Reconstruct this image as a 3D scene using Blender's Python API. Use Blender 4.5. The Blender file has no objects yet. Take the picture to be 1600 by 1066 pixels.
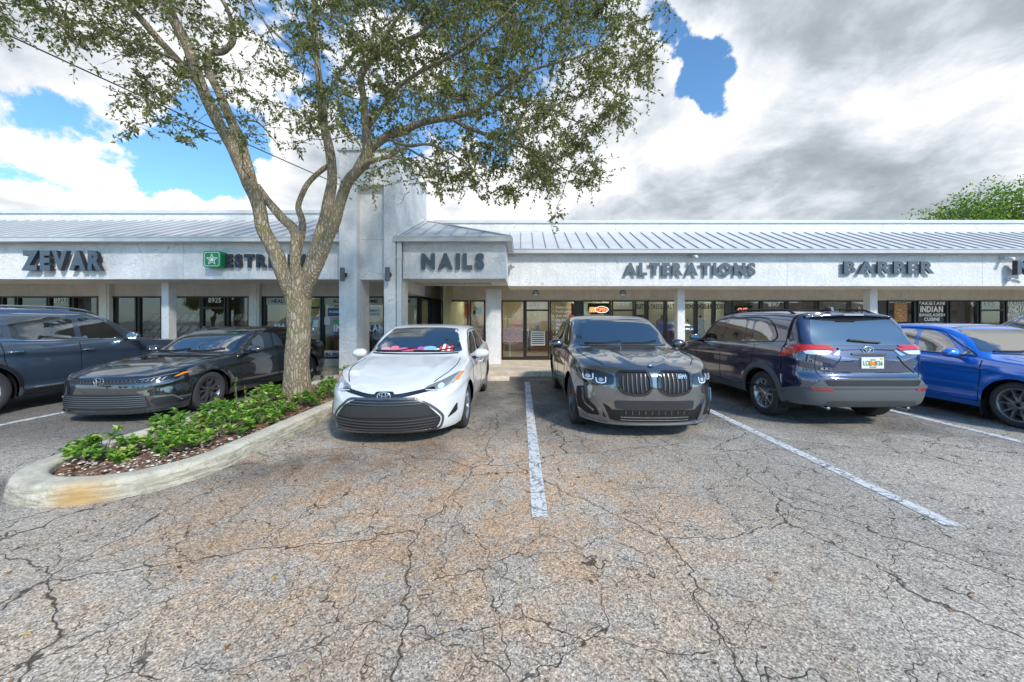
import bpy, bmesh, math, random
from math import sin, cos, pi, radians, sqrt
from mathutils import Vector, Matrix, noise
from mathutils.bvhtree import BVHTree
from mathutils.geometry import delaunay_2d_cdt

R = random.Random(7)
SC = bpy.context.scene
COL = SC.collection

# ---------------------------------------------------------------- camera
F, CX, CY, CH = 570.0, 815.0, 502.5, 1.5      # focal length in px of a 1600 px wide frame, vanishing point, eye height
cam_d = bpy.data.cameras.new('camera'); cam = bpy.data.objects.new('camera', cam_d); COL.objects.link(cam)
cam.location = (0, 0, CH); cam.rotation_euler = (radians(90), 0, 0)
cam_d.sensor_width = 36; cam_d.lens = 36 * F / 1600
cam_d.shift_x = (800 - CX) / 1600; cam_d.shift_y = -(533 - CY) / 1600
cam_d.clip_start = 0.05; cam_d.clip_end = 3000
SC.camera = cam
SC.view_settings.view_transform = 'Standard'; SC.view_settings.look = 'None'
SC.view_settings.exposure = 1.28; SC.view_settings.gamma = 1

# ---------------------------------------------------------------- sun and sky
EL, AZ = radians(37), radians(33)
sun_dir = Vector((sin(AZ) * cos(EL), -cos(AZ) * cos(EL), sin(EL)))   # towards the sun: behind the camera, to the right
sd = bpy.data.lights.new('sun', 'SUN'); sd.energy = 1.55; sd.angle = radians(6.0); sd.color = (1, .95, .87)
sun = bpy.data.objects.new('sun', sd); COL.objects.link(sun)
sun.rotation_euler = sun_dir.to_track_quat('Z', 'Y').to_euler(); sun.location = (5, -10, 20)

W = bpy.data.worlds.new('World'); SC.world = W; W.use_nodes = True
nt = W.node_tree; nt.nodes.clear()
class G:
    """small wrapper to write node graphs"""
    def __init__(s, t): s.t = t
    def n(s, typ, **kw):
        nd = s.t.nodes.new(typ)
        ins = kw.pop('i', {})
        for k, v in kw.items(): setattr(nd, k, v)
        for k, v in ins.items():
            if isinstance(v, bpy.types.NodeSocket): s.t.links.new(v, nd.inputs[k])
            else: nd.inputs[k].default_value = v
        return nd
    def m(s, op, a, b=None, c=None, clamp=False):
        i = {0: a}
        if b is not None: i[1] = b
        if c is not None: i[2] = c
        return s.n('ShaderNodeMath', operation=op, use_clamp=clamp, i=i).outputs[0]
    def v(s, op, a, b=None, sc=None):
        i = {0: a}
        if b is not None: i[1] = b
        if sc is not None: i[3] = sc
        nd = s.n('ShaderNodeVectorMath', operation=op, i=i)
        return nd.outputs['Value'] if op in ('DOT_PRODUCT', 'LENGTH', 'DISTANCE') else nd.outputs[0]
    def mr(s, v, a, b, c=0.0, d=1.0, smooth=False):
        return s.n('ShaderNodeMapRange', interpolation_type='SMOOTHSTEP' if smooth else 'LINEAR',
                   i={0: v, 1: a, 2: b, 3: c, 4: d}).outputs[0]
    def mix(s, f, a, b, mode='MIX'):
        nd = s.n('ShaderNodeMix', data_type='RGBA', blend_type=mode)
        for k, x in ((0, f), (6, a), (7, b)):
            if isinstance(x, bpy.types.NodeSocket): s.t.links.new(x, nd.inputs[k])
            else: nd.inputs[k].default_value = (*x, 1) if isinstance(x, tuple) and len(x) == 3 else x
        return nd.outputs[2]
    def noise(s, vec, scale, detail=4, rough=.55, dist=0.0):
        return s.n('ShaderNodeTexNoise', i={'Vector': vec, 'Scale': scale, 'Detail': detail, 'Roughness': rough, 'Distortion': dist})
    def ramp(s, f, stops):
        nd = s.n('ShaderNodeValToRGB', i={0: f}); e = nd.color_ramp.elements
        while len(e) > 1: e.remove(e[-1])
        e[0].position = stops[0][0]; e[0].color = (*stops[0][1], 1)
        for p, c in stops[1:]:
            x = e.new(p); x.color = (*c, 1)
        return nd.outputs[0]
g = G(nt)
sky = g.n('ShaderNodeTexSky', sky_type='NISHITA', sun_disc=False, sun_elevation=EL,
          sun_rotation=pi - AZ, air_density=1.0, dust_density=0.4, ozone_density=3.0)
tc = g.n('ShaderNodeTexCoord')
D = g.v('NORMALIZE', tc.outputs['Generated'])
xyz = g.n('ShaderNodeSeparateXYZ', i={0: D})
zz = g.m('ADD', g.m('ABSOLUTE', xyz.outputs[2]), 0.32)
pl = g.n('ShaderNodeCombineXYZ', i={0: g.m('DIVIDE', xyz.outputs[0], zz), 1: g.m('DIVIDE', xyz.outputs[1], zz), 2: 0.0}).outputs[0]
def pdir(x, y): return Vector(((x - CX) / F, 1, (CY - y) / F)).normalized()
n1 = g.noise(g.v('ADD', pl, (3.7, 1.2, 0)), 1.15, 10, .56, .15).outputs[0]
n3 = g.noise(g.v('ADD', pl, (8.1, 4.4, 2)), 3.2, 8, .6, .3).outputs[0]
cov = g.m('ADD', g.m('MULTIPLY', g.m('SUBTRACT', n1, .5), 2.0), g.m('MULTIPLY', g.m('SUBTRACT', n3, .5), 1.9))
DW = g.v('ADD', D, g.v('SCALE', g.v('SUBTRACT', g.noise(D, 4.5, 7, .62).outputs[1], (.5, .5, .5)), sc=.22))
def blob(cur, d, r, amt):
    dist = g.v('DISTANCE', DW, tuple(d))
    return g.m('ADD', cur, g.mr(dist, r, r * .1, 0.0, amt, True))
cov = g.m('ADD', cov, g.mr(xyz.outputs[1], -.3, .5, -.42, .34, True))
for px, py, r, a in [(30, 205, .17, -.62), (195, 165, .25, -.66), (330, 130, .30, -.40), (345, 250, .14, -.55), (275, 285, .08, -.5), (1085, 100, .11, -.8), (1100, 0, .14, .7), (1035, 120, .06, .4),
                     (1125, 165, .10, -.75), (1030, 55, .09, -.5), (700, 60, .5, -.25), (1400, 220, .7, .5), (80, 40, .25, .5), (130, 265, .26, .45), (900, 300, .4, .3), (480, 290, .22, .4)]:
    cov = blob(cov, pdir(px, py), r, a)
for d_, r, a in [((.08, .42, .9), .62, -.95), ((.42, .42, .82), .36, -.65), ((-.42, .5, .76), .36, -.45), ((.0, -.3, .95), .7, -.5), ((-.70, .40, .60), .24, -.5)]:
    cov = blob(cov, Vector(d_).normalized(), r, a)
mask = g.mr(cov, -.04, .12, 0, 1, True)
# cloud brightness: fine relief plus big dark bellies
n2 = g.noise(g.v('ADD', pl, (1.3, 9.2, 5)), 2.6, 9, .62, .35).outputs[0]
dens = g.mr(cov, .05, .9, 1.0, .78, True)
n4 = g.noise(g.v('ADD', pl, (8.1, 4.55, 2)), 3.2, 8, .6, .3).outputs[0]
n5 = g.noise(g.v('ADD', pl, (3.7, 1.5, 0)), 1.15, 10, .56, .15).outputs[0]
relief = g.m('ADD', g.m('MULTIPLY', g.m('SUBTRACT', n3, n4), 1.1), g.m('MULTIPLY', g.m('SUBTRACT', n1, n5), 1.3))
shade = g.m('ADD', g.m('MULTIPLY', dens, g.mr(n2, .3, .7, .76, 1.06)), relief)
for px, py, r, a in [(1330, 270, .5, -.13), (1200, 320, .3, -.08), (1500, 230, .4, -.05), (1250, 70, .25, -.05), (950, 200, .2, .16),
                     (230, 250, .2, .16), (1180, 190, .14, .14), (90, 290, .18, .10), (740, 300, .25, .10), (60, 60, .3, -.12), (1060, 240, .12, .16)]:
    shade = blob(shade, pdir(px, py), r, a)
shade = g.m('MAXIMUM', shade, .25)
ccol = g.ramp(shade, [(0.25, (.29, .33, .37)), (.5, (.44, .50, .55)), (.75, (.74, .78, .83)), (.95, (1.0, 1.0, 1.0))])
ccol = g.mix(1.0, ccol, (3.95, 3.95, 3.95), 'MULTIPLY')
skyc = g.mix(1.0, sky.outputs[0], (.58, .80, .88), 'MULTIPLY')
low = g.mr(xyz.outputs[2], .0, .10, .55, 0.0, True)
fin = g.mix(g.m('MAXIMUM', mask, low), skyc, ccol)
bg = g.n('ShaderNodeBackground', i={0: fin, 1: 0.118})
g.n('ShaderNodeOutputWorld', i={0: bg.outputs[0]})

# ---------------------------------------------------------------- helpers
def Pt(x, y, Y): return Vector(((x - CX) * Y / F, Y, CH + (CY - y) * Y / F))
def PX(x, Y): return (x - CX) * Y / F
def PZ(y, Y): return CH + (CY - y) * Y / F

def tag(o, label=None, cat=None, group=None, kind=None):
    if label: o['label'] = label
    if cat: o['category'] = cat
    if group: o['group'] = group
    if kind: o['kind'] = kind
    return o
def thing(name, label, cat, loc=(0, 0, 0), rz=0.0, group=None):
    o = bpy.data.objects.new(name, None); COL.objects.link(o); o.empty_display_size = .2
    o.location = loc; o.rotation_euler = (0, 0, rz)
    return tag(o, label, cat, group)
def sub(name, parent):
    o = bpy.data.objects.new(name, None); COL.objects.link(o); o.parent = parent; o.empty_display_size = .1
    return o
def wloc(o):
    v = Vector((0, 0, 0))
    while o: v += o.location; o = o.parent
    return v
def mk(name, vs, fs, mat, parent=None, smooth=False, idx=None, world=False, origin=None):
    """mesh object; world=True: vertices are given in world space and the parent chain is unrotated"""
    me = bpy.data.meshes.new(name)
    off = Vector((0, 0, 0))
    if world and parent: off = wloc(parent)
    if origin is not None: off = Vector(origin)
    if off.length: vs = [(v[0] - off[0], v[1] - off[1], v[2] - off[2]) for v in vs]
    me.from_pydata([tuple(v) for v in vs], [], fs)
    ms = mat if isinstance(mat, (list, tuple)) else [mat]
    for m in ms: me.materials.append(m)
    if smooth: me.polygons.foreach_set('use_smooth', [True] * len(me.polygons))
    if idx: me.polygons.foreach_set('material_index', idx)
    me.update()
    o = bpy.data.objects.new(name, me); COL.objects.link(o)
    if parent: o.parent = parent
    if origin is not None: o.location = origin
    return o
class MB:
    def __init__(s): s.v = []; s.f = []; s.mi = []; s.cur = 0
    def add(s, vs, fs):
        b = len(s.v); s.v += [tuple(v) for v in vs]; s.f += [tuple(b + i for i in f) for f in fs]; s.mi += [s.cur] * len(fs)
    def box(s, x0, x1, y0, y1, z0, z1, bev=0):
        if bev:
            bm = bmesh.new(); bmesh.ops.create_cube(bm, size=1)
            for v in bm.verts: v.co = Vector(((x0 + x1) / 2 + v.co.x * (x1 - x0), (y0 + y1) / 2 + v.co.y * (y1 - y0), (z0 + z1) / 2 + v.co.z * (z1 - z0)))
            bmesh.ops.bevel(bm, geom=bm.edges[:], offset=bev, segments=2, affect='EDGES', profile=.5)
            bm.verts.index_update()
            s.add([v.co.copy() for v in bm.verts], [[v.index for v in f.verts] for f in bm.faces]); bm.free(); return
        s.add([(x0, y0, z0), (x1, y0, z0), (x1, y1, z0), (x0, y1, z0), (x0, y0, z1), (x1, y0, z1), (x1, y1, z1), (x0, y1, z1)],
              [(0, 3, 2, 1), (4, 5, 6, 7), (0, 1, 5, 4), (1, 2, 6, 5), (2, 3, 7, 6), (3, 0, 4, 7)])
    def tube(s, pts, rad, seg=8, cap=True):
        pts = [Vector(p) for p in pts]
        rs = rad if isinstance(rad, (list, tuple)) else [rad] * len(pts)
        vs = []; fs = []
        t0 = (pts[1] - pts[0]).normalized()
        u = t0.orthogonal().normalized()
        for i, p in enumerate(pts):
            t = (pts[min(i + 1, len(pts) - 1)] - pts[max(i - 1, 0)]).normalized()
            u = (u - t * u.dot(t)); u = u.normalized() if u.length > 1e-6 else t.orthogonal().normalized()
            w = t.cross(u)
            for k in range(seg):
                a = 2 * pi * k / seg
                vs.append(p + (u * cos(a) + w * sin(a)) * rs[i])
        for i in range(len(pts) - 1):
            for k in range(seg):
                a, b = i * seg + k, i * seg + (k + 1) % seg
                fs.append((a, b, b + seg, a + seg))
        if cap:
            fs.append(tuple(range(seg))[::-1]); fs.append(tuple((len(pts) - 1) * seg + k for k in range(seg)))
        s.add(vs, fs)
    def prism(s, poly, f0, f1):
        """poly: 2D list; f0,f1 map (a,b)->3D for the two end faces"""
        n = len(poly)
        s.add([f0(*p) for p in poly] + [f1(*p) for p in poly],
              [tuple(range(n))[::-1], tuple(range(n, 2 * n))] + [(i, (i + 1) % n, n + (i + 1) % n, n + i) for i in range(n)])
    def build(s, name, mat, parent=None, smooth=False, world=False, origin=None):
        return mk(name, s.v, s.f, mat, parent, smooth, s.mi if isinstance(mat, (list, tuple)) else None, world, origin)

# ---------------------------------------------------------------- materials
MATS = {}
def newmat(name):
    m = bpy.data.materials.new(name); m.use_nodes = True; m.node_tree.nodes.clear()
    return m, G(m.node_tree)
def mat(name, col, rough=.5, metal=0.0, coat=0.0, ns=0, na=0.0, bs=0, ba=0.0, ior=1.5, emit=None, es=0, bd=.01, crough=.03):
    if name in MATS: return MATS[name]
    m, q = newmat(name)
    b = q.n('ShaderNodeBsdfPrincipled', i={'Base Color': (*col, 1), 'Roughness': rough, 'Metallic': metal, 'Coat Weight': coat,
                                           'Coat Roughness': crough, 'IOR': ior})
    t = q.n('ShaderNodeTexCoord').outputs['Object']
    if ns:
        n = q.noise(t, ns, 6, .6).outputs[0]
        f = q.mr(n, .3, .7, 1 - na, 1 + na)
        c = q.v('SCALE', col, sc=f)
        q.t.links.new(c, b.inputs['Base Color'])
    if bs:
        n = q.noise(t, bs, 6, .65).outputs[0]
        bp = q.n('ShaderNodeBump', i={'Height': n, 'Strength': ba, 'Distance': bd})
        q.t.links.new(bp.outputs[0], b.inputs['Normal'])
    if emit:
        b.inputs['Emission Color'].default_value = (*emit, 1); b.inputs['Emission Strength'].default_value = es
    q.n('ShaderNodeOutputMaterial', i={0: b.outputs[0]})
    MATS[name] = m
    return m

def mat_stucco(name, col, dirt=.12):
    m, q = newmat(name)
    t = q.n('ShaderNodeTexCoord').outputs['Object']
    n = q.noise(t, 13, 8, .62, 1.2).outputs[0]
    n2 = q.noise(t, 2.2, 5, .6).outputs[0]
    lump = q.mr(n, .42, .60, 0, 1, True)
    st = q.n('ShaderNodeMapping', i={'Vector': t, 'Scale': (2.5, 2.5, .35)}).outputs[0]
    streak = q.noise(st, 2.0, 5, .65).outputs[0]
    # hairline cracks and stains that belong to the wall
    v = q.n('ShaderNodeTexVoronoi', feature='DISTANCE_TO_EDGE', i={'Vector': q.v('ADD', t, q.v('SCALE', q.noise(t, 3, 4, .6).outputs[1], sc=.5)), 'Scale': .55}).outputs[0]
    crack = q.mr(v, .0, .006, 1, 0)
    crack = q.m('MULTIPLY', crack, q.mr(n2, .5, .6, 0, .5))
    f = q.m('MULTIPLY', q.mr(n2, .3, .7, 1 - dirt, 1.04), q.mr(streak, .45, .72, 1.0, 1 - dirt * .9))
    f = q.m('MULTIPLY', f, q.mr(lump, 0, 1, .93, 1.0))
    f = q.m('MULTIPLY', f, q.m('SUBTRACT', 1.0, crack))
    c = q.v('SCALE', col, sc=f)
    bp = q.n('ShaderNodeBump', i={'Height': lump, 'Strength': .6, 'Distance': .012})
    bp2 = q.n('ShaderNodeBump', i={'Height': q.noise(t, 60, 3).outputs[0], 'Strength': .3, 'Distance': .004, 'Normal': bp.outputs[0]})
    b = q.n('ShaderNodeBsdfPrincipled', i={'Base Color': c, 'Roughness': .85, 'Normal': bp2.outputs[0]})
    q.n('ShaderNodeOutputMaterial', i={0: b.outputs[0]})
    return m
M_STUCCO = mat_stucco('white_stucco', (.83, .81, .785))
M_STUCCO2 = mat_stucco('cream_stucco', (.70, .65, .56))
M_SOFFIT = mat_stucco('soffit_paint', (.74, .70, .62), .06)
M_TRIM = mat('white_trim', (.62, .63, .61), .45, ns=3, na=.06)
M_ROOF = mat('metal_roof', (.58, .57, .55), .6, 0, ns=1.2, na=.10)
M_SEAM = mat('roof_seam', (.40, .41, .43), .45)
M_GUT = mat('gutter_paint', (.52, .53, .52), .45, ns=4, na=.08)
M_FRAME = mat('bronze_frame', (.035, .028, .022), .35, .4)
M_FRAMEK = mat('black_frame', (.012, .012, .013), .35, .3)
M_SIGN = mat('sign_face', (.075, .10, .125), .45, ns=8, na=.08)
M_SIGNR = mat('sign_return', (.022, .028, .038), .5)
M_WHITE = mat('white_vinyl', (.78, .78, .76), .5)
M_BLACK = mat('black_vinyl', (.01, .01, .011), .5)
M_DARK = mat('dark_void', (.012, .012, .012), .8)

def mat_glass(name, tint=(.8, .85, .84), refl=.07):
    m, q = newmat(name)
    tr = q.n('ShaderNodeBsdfTransparent', i={0: (*tint, 1)})
    gl = q.n('ShaderNodeBsdfGlossy', i={0: (.9, .95, 1, 1), 1: 0.01})
    t = q.n('ShaderNodeTexCoord').outputs['Object']
    bp = q.n('ShaderNodeBump', i={'Height': q.noise(t, .9, 2).outputs[0], 'Strength': .12, 'Distance': .03})
    q.t.links.new(bp.outputs[0], gl.inputs['Normal'])
    fr = q.n('ShaderNodeFresnel', i={0: 1.5}).outputs[0]
    f = q.m('ADD', fr, refl, clamp=True)
    mx = q.n('ShaderNodeMixShader', i={0: f, 1: tr.outputs[0], 2: gl.outputs[0]})
    q.n('ShaderNodeOutputMaterial', i={0: mx.outputs[0]})
    return m
M_GLASS = mat_glass('shop_glass')

def mat_asphalt():
    m, q = newmat('asphalt')
    pos = q.n('ShaderNodeNewGeometry').outputs['Position']
    s = q.n('ShaderNodeSeparateXYZ', i={0: pos})
    X, Y = s.outputs[0], s.outputs[1]
    warp = q.v('SCALE', q.v('SUBTRACT', q.noise(pos, 1.6, 4, .6).outputs[1], (.5, .5, .5)), sc=.36)
    warp2 = q.v('SCALE', q.v('SUBTRACT', q.noise(pos, 8, 2, .5).outputs[1], (.5, .5, .5)), sc=.07)
    p1 = q.v('ADD', q.v('ADD', pos, warp), warp2)
    def vor(p, sc, rnd=1.0): return q.n('ShaderNodeTexVoronoi', feature='DISTANCE_TO_EDGE', i={'Vector': p, 'Scale': sc, 'Randomness': rnd}).outputs[0]
    c1 = vor(p1, 2.1); c2 = vor(q.v('ADD', p1, (5, 2, 0)), 5.0); c3 = vor(q.v('ADD', p1, (1, 7, 0)), .62)
    big = q.noise(pos, .45, 4, .6).outputs[0]
    mid = q.noise(pos, 1.3, 6, .62, .4).outputs[0]
    area = q.mr(q.noise(q.v('ADD', pos, (4, 4, 0)), .8, 3).outputs[0], .36, .54, 0, 1, True)
    wv = q.noise(pos, 14, 3).outputs[0]
    wd = q.mr(wv, .3, .7, .3, 1.5)
    k1 = q.mr(q.m('DIVIDE', c1, wd), .001, .0085, 1, 0, True)
    k2 = q.m('MULTIPLY', q.mr(q.m('DIVIDE', c2, wd), .001, .012, 1, 0, True), q.m('MULTIPLY', area, .85))
    k3 = q.mr(q.m('DIVIDE', c3, wd), .0006, .0055, 1, 0, True)
    nearwt = q.mr(q.noise(pos, .7, 3).outputs[0], .34, .5, .45, 1, True)
    crack = q.m('MAXIMUM', q.m('MAXIMUM', q.m('MULTIPLY', k1, nearwt), k2), k3)
    # aggregate: stones of several greys
    vc = q.n('ShaderNodeTexVoronoi', feature='F1', i={'Vector': pos, 'Scale': 150.0})
    stone = q.n('ShaderNodeSeparateColor', i={0: vc.outputs['Color']}).outputs[0]
    vc2 = q.n('ShaderNodeTexVoronoi', feature='F1', i={'Vector': pos, 'Scale': 82.0})
    stone2 = q.n('ShaderNodeSeparateColor', i={0: vc2.outputs['Color']}).outputs[0]
    base = q.ramp(stone, [(0, (.04, .038, .036)), (.2, (.14, .136, .13)), (.55, (.33, .32, .305)), (.85, (.48, .465, .44)), (1, (.75, .73, .70))])
    base = q.mix(.38, base, q.ramp(stone2, [(0, (.07, .07, .07)), (.5, (.30, .29, .275)), (1, (.60, .585, .56))]))
    # darker tone across the bays, brighter aisle near the camera
    rows = q.mr(q.m('ADD', Y, q.m('MULTIPLY', q.m('SUBTRACT', mid, .5), 3.2)), 3.6, 6.6, 0, 1, True)
    drk = q.m('MULTIPLY', rows, q.mr(mid, .35, .6, .55, .92))
    leftlane = q.m('MULTIPLY', q.mr(X, -4.3, -5.2, 0, 1, True), q.mr(Y, 3.6, 5.0, .0, .8, True))
    drk = q.m('MAXIMUM', drk, leftlane)
    base = q.mix(1.0, base, (1.48, 1.36, 1.19), 'MULTIPLY')
    lane = q.m('MULTIPLY', q.mr(q.m('ABSOLUTE', q.m('SUBTRACT', q.m('ADD', Y, q.m('MULTIPLY', X, -.28)), 4.45)), .75, .1, 0, 1, True), q.mr(X, -.2, -1.4, 0, 1, True))
    drk = q.m('MAXIMUM', drk, q.m('MULTIPLY', lane, q.mr(mid, .38, .58, .1, .8)))
    base = q.mix(drk, base, q.mix(1.0, base, (.31, .31, .32), 'MULTIPLY'))
    base = q.mix(q.mr(big, .35, .62, .55, 0, True), base, q.mix(1.0, base, (.60, .60, .61), 'MULTIPLY'))
    # rusty leaf stain in front of the white car
    dx = q.m('DIVIDE', q.m('SUBTRACT', X, -.7), 3.3); dy = q.m('DIVIDE', q.m('SUBTRACT', Y, 3.1), 2.5)
    rr = q.m('SQRT', q.m('ADD', q.m('MULTIPLY', dx, dx), q.m('MULTIPLY', dy, dy)))
    st = q.m('MULTIPLY', q.mr(rr, 1.15, .3, 0, 1, True), q.mr(q.noise(pos, 2.6, 8, .7, .3).outputs[0], .36, .62, .15, .95, True))
    base = q.mix(q.m('MULTIPLY', st, .78), base, q.mix(1.0, base, (1.25, .84, .52), 'MULTIPLY'))
    dots = q.mr(q.noise(pos, 34, 5, .7).outputs[0], .60, .68, 0, 1, True)
    dots = q.m('MULTIPLY', dots, q.mr(q.noise(pos, 1.0, 5, .7).outputs[0], .40, .62, .08, .9, True))
    base = q.mix(q.m('MULTIPLY', dots, .55), base, (.21, .115, .05))
    base = q.mix(q.mr(q.noise(pos, 3.1, 6, .7).outputs[0], .56, .66, 0, .30, True), base, (.10, .095, .09))
    base = q.mix(q.m('MULTIPLY', crack, .92), base, (.05, .034, .022))
    h = q.m('SUBTRACT', q.m('MULTIPLY', stone, .35), q.m('MULTIPLY', crack, 1.3))
    bp = q.n('ShaderNodeBump', i={'Height': h, 'Strength': .6, 'Distance': .006})
    b = q.n('ShaderNodeBsdfPrincipled', i={'Base Color': base, 'Roughness': .82, 'Normal': bp.outputs[0]})
    q.n('ShaderNodeOutputMaterial', i={0: b.outputs[0]})
    return m
M_ASPH = mat_asphalt()

def mat_paintline():
    m, q = newmat('road_paint')
    pos = q.n('ShaderNodeNewGeometry').outputs['Position']
    warp = q.v('SCALE', q.v('SUBTRACT', q.noise(pos, 1.6, 4, .6).outputs[1], (.5, .5, .5)), sc=.55)
    p1 = q.v('ADD', pos, warp)
    v = q.n('ShaderNodeTexVoronoi', feature='DISTANCE_TO_EDGE', i={'Vector': p1, 'Scale': 9.0}).outputs[0]
    v2 = q.n('ShaderNodeTexVoronoi', feature='DISTANCE_TO_EDGE', i={'Vector': p1, 'Scale': 3.6}).outputs[0]
    k = q.m('MAXIMUM', q.mr(v, .005, .05, .75, 0), q.mr(v2, .005, .03, .9, 0))
    wear = q.mr(q.noise(pos, 30, 6, .75).outputs[0], .56, .64, 0, .75)
    wear = q.m('MULTIPLY', wear, q.mr(q.noise(pos, 2.3, 3).outputs[0], .35, .6, .3, 1))
    f = q.m('MAXIMUM', k, wear)
    c = q.mix(f, (.70, .70, .69), (.10, .095, .085))
    b = q.n('ShaderNodeBsdfPrincipled', i={'Base Color': c, 'Roughness': .7})
    q.n('ShaderNodeOutputMaterial', i={0: b.outputs[0]})
    return m
M_LINE = mat_paintline()

def mat_concrete(name, col, stain=(.25, .16, .07), sa=.5, streaky=False):
    m, q = newmat(name)
    pos = q.n('ShaderNodeNewGeometry').outputs['Position']
    n = q.noise(pos, 2.2, 8, .68, .3).outputs[0]; n2 = q.noise(pos, 26, 6, .7).outputs[0]
    c = q.v('SCALE', col, sc=q.mr(n, .3, .7, .72, 1.15))
    c = q.mix(q.mr(n2, .5, .66, 0, .55, True), c, tuple(x * .45 for x in col))
    c = q.mix(q.m('MULTIPLY', q.mr(q.noise(pos, 1.5, 6, .7).outputs[0], .52, .68, 0, 1, True), sa), c, stain)
    if streaky:      # tyre scuffs and grime on the steep face of the kerb
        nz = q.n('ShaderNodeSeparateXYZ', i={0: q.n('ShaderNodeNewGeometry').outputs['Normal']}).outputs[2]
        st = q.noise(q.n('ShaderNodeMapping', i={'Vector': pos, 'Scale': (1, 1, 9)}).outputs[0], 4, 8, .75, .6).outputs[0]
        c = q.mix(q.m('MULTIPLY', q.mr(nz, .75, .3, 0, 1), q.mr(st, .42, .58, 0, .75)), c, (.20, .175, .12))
        c = q.mix(q.mr(q.v('DISTANCE', pos, (-3.62, 2.95, .05)), .28, .06, 0, .7), c, (.50, .27, .06))
    bp = q.n('ShaderNodeBump', i={'Height': n2, 'Strength': .7, 'Distance': .01})
    b = q.n('ShaderNodeBsdfPrincipled', i={'Base Color': c, 'Roughness': .85, 'Normal': bp.outputs[0]})
    q.n('ShaderNodeOutputMaterial', i={0: b.outputs[0]})
    return m
M_KERB = mat_concrete('kerb_concrete', (.64, .585, .46), (.22, .19, .14), .55, True)
M_WALK = mat_concrete('sidewalk_concrete', (.68, .58, .46), (.34, .22, .12), .45)

def mat_leaf(name, cols, trans=.35, rough=.45):
    m, q = newmat(name)
    rnd = q.n('ShaderNodeNewGeometry').outputs['Random Per Island']
    c = q.ramp(rnd, cols)
    b = q.n('ShaderNodeBsdfPrincipled', i={'Base Color': c, 'Roughness': rough})
    tl = q.n('ShaderNodeBsdfTranslucent', i={0: q.mix(1.0, c, (1.5, 1.6, .7), 'MULTIPLY')})
    mx = q.n('ShaderNodeMixShader', i={0: trans, 1: b.outputs[0], 2: tl.outputs[0]})
    q.n('ShaderNodeOutputMaterial', i={0: mx.outputs[0]})
    return m
M_LEAF = mat_leaf('oak_leaves', [(0, (.065, .085, .03)), (.45, (.13, .155, .045)), (.8, (.22, .225, .08)), (1, (.34, .31, .16))], .42)
M_LEAF2 = mat_leaf('background_leaves', [(0, (.05, .11, .02)), (.5, (.12, .23, .03)), (.85, (.28, .37, .05)), (1, (.45, .45, .09))], .35)
M_SHRUB = mat_leaf('shrub_leaves', [(0, (.05, .14, .025)), (.35, (.12, .28, .04)), (.7, (.27, .44, .07)), (1, (.50, .56, .13))], .3, .35)

def mat_bark():
    m, q = newmat('oak_bark')
    t = q.n('ShaderNodeTexCoord').outputs['Object']
    mp = q.n('ShaderNodeMapping', i={'Vector': t, 'Scale': (1, 1, .30)}).outputs[0]
    w = q.v('ADD', mp, q.v('SCALE', q.noise(t, 6, 4).outputs[1], sc=.10))
    v = q.n('ShaderNodeTexVoronoi', feature='DISTANCE_TO_EDGE', i={'Vector': w, 'Scale': 23.0}).outputs[0]
    fur = q.m('ADD', q.m('MULTIPLY', q.mr(v, .0, .30, 0, 1), .5), q.m('MULTIPLY', q.noise(q.n('ShaderNodeMapping', i={'Vector': t, 'Scale': (1, 1, .2)}).outputs[0], 30, 6, .7, .8).outputs[0], .7))
    fine = q.noise(mp, 55, 6, .7).outputs[0]
    h = q.m('ADD', fur, q.m('MULTIPLY', fine, .5))
    c = q.ramp(q.m('MULTIPLY', h, .75), [(.10, (.08, .058, .04)), (.36, (.18, .13, .085)), (.62, (.30, .235, .155)), (.85, (.46, .39, .29))])
    big = q.noise(t, 2.0, 5, .65).outputs[0]
    c = q.mix(q.mr(big, .48, .64, 0, .55, True), c, q.mix(1.0, c, (.72, .86, .52), 'MULTIPLY'))
    c = q.mix(q.mr(q.noise(t, 5, 4, .6).outputs[0], .58, .70, 0, .5, True), c, (.42, .43, .36))
    bp = q.n('ShaderNodeBump', i={'Height': h, 'Strength': 1.0, 'Distance': .035})
    b = q.n('ShaderNodeBsdfPrincipled', i={'Base Color': c, 'Roughness': .9, 'Normal': bp.outputs[0]})
    q.n('ShaderNodeOutputMaterial', i={0: b.outputs[0]})
    return m
M_BARK = mat_bark()
M_TWIG = mat('twig_bark', (.17, .13, .095), .9, ns=20, na=.25)

# ---------------------------------------------------------------- text
TXT = {}
def glyph(ch, bold=0.0, depth=0.0):
    k = (ch, bold, depth)
    if k in TXT: return TXT[k]
    cu = bpy.data.curves.new('t', 'FONT'); cu.body = ch; cu.size = 1; cu.offset = bold; cu.extrude = depth / 2
    cu.resolution_u = 4
    o = bpy.data.objects.new('t', cu); COL.objects.link(o)
    bpy.context.view_layer.update()
    me = bpy.data.meshes.new_from_object(o.evaluated_get(bpy.context.evaluated_depsgraph_get()))
    vs = [v.co.copy() for v in me.vertices]; fs = [tuple(p.vertices) for p in me.polygons]
    bpy.data.objects.remove(o); bpy.data.curves.remove(cu); bpy.data.meshes.remove(me)
    x0 = min((v.x for v in vs), default=0); x1 = max((v.x for v in vs), default=.3)
    z0 = min((v.y for v in vs), default=0); z1 = max((v.y for v in vs), default=.7)
    TXT[k] = (vs, fs, x0, x1, z0, z1)
    return TXT[k]
def layout(text, bold, gap=.06, depth=0.0):
    out = []; x = 0
    for ch in text:
        if ch == ' ': x += .34; continue
        vs, fs, x0, x1, _, _ = glyph(ch, bold, depth)
        out.append(([Vector((v.x - x0 + x, v.y, v.z)) for v in vs], fs)); x += (x1 - x0) + gap
    return out, x - gap
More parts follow.
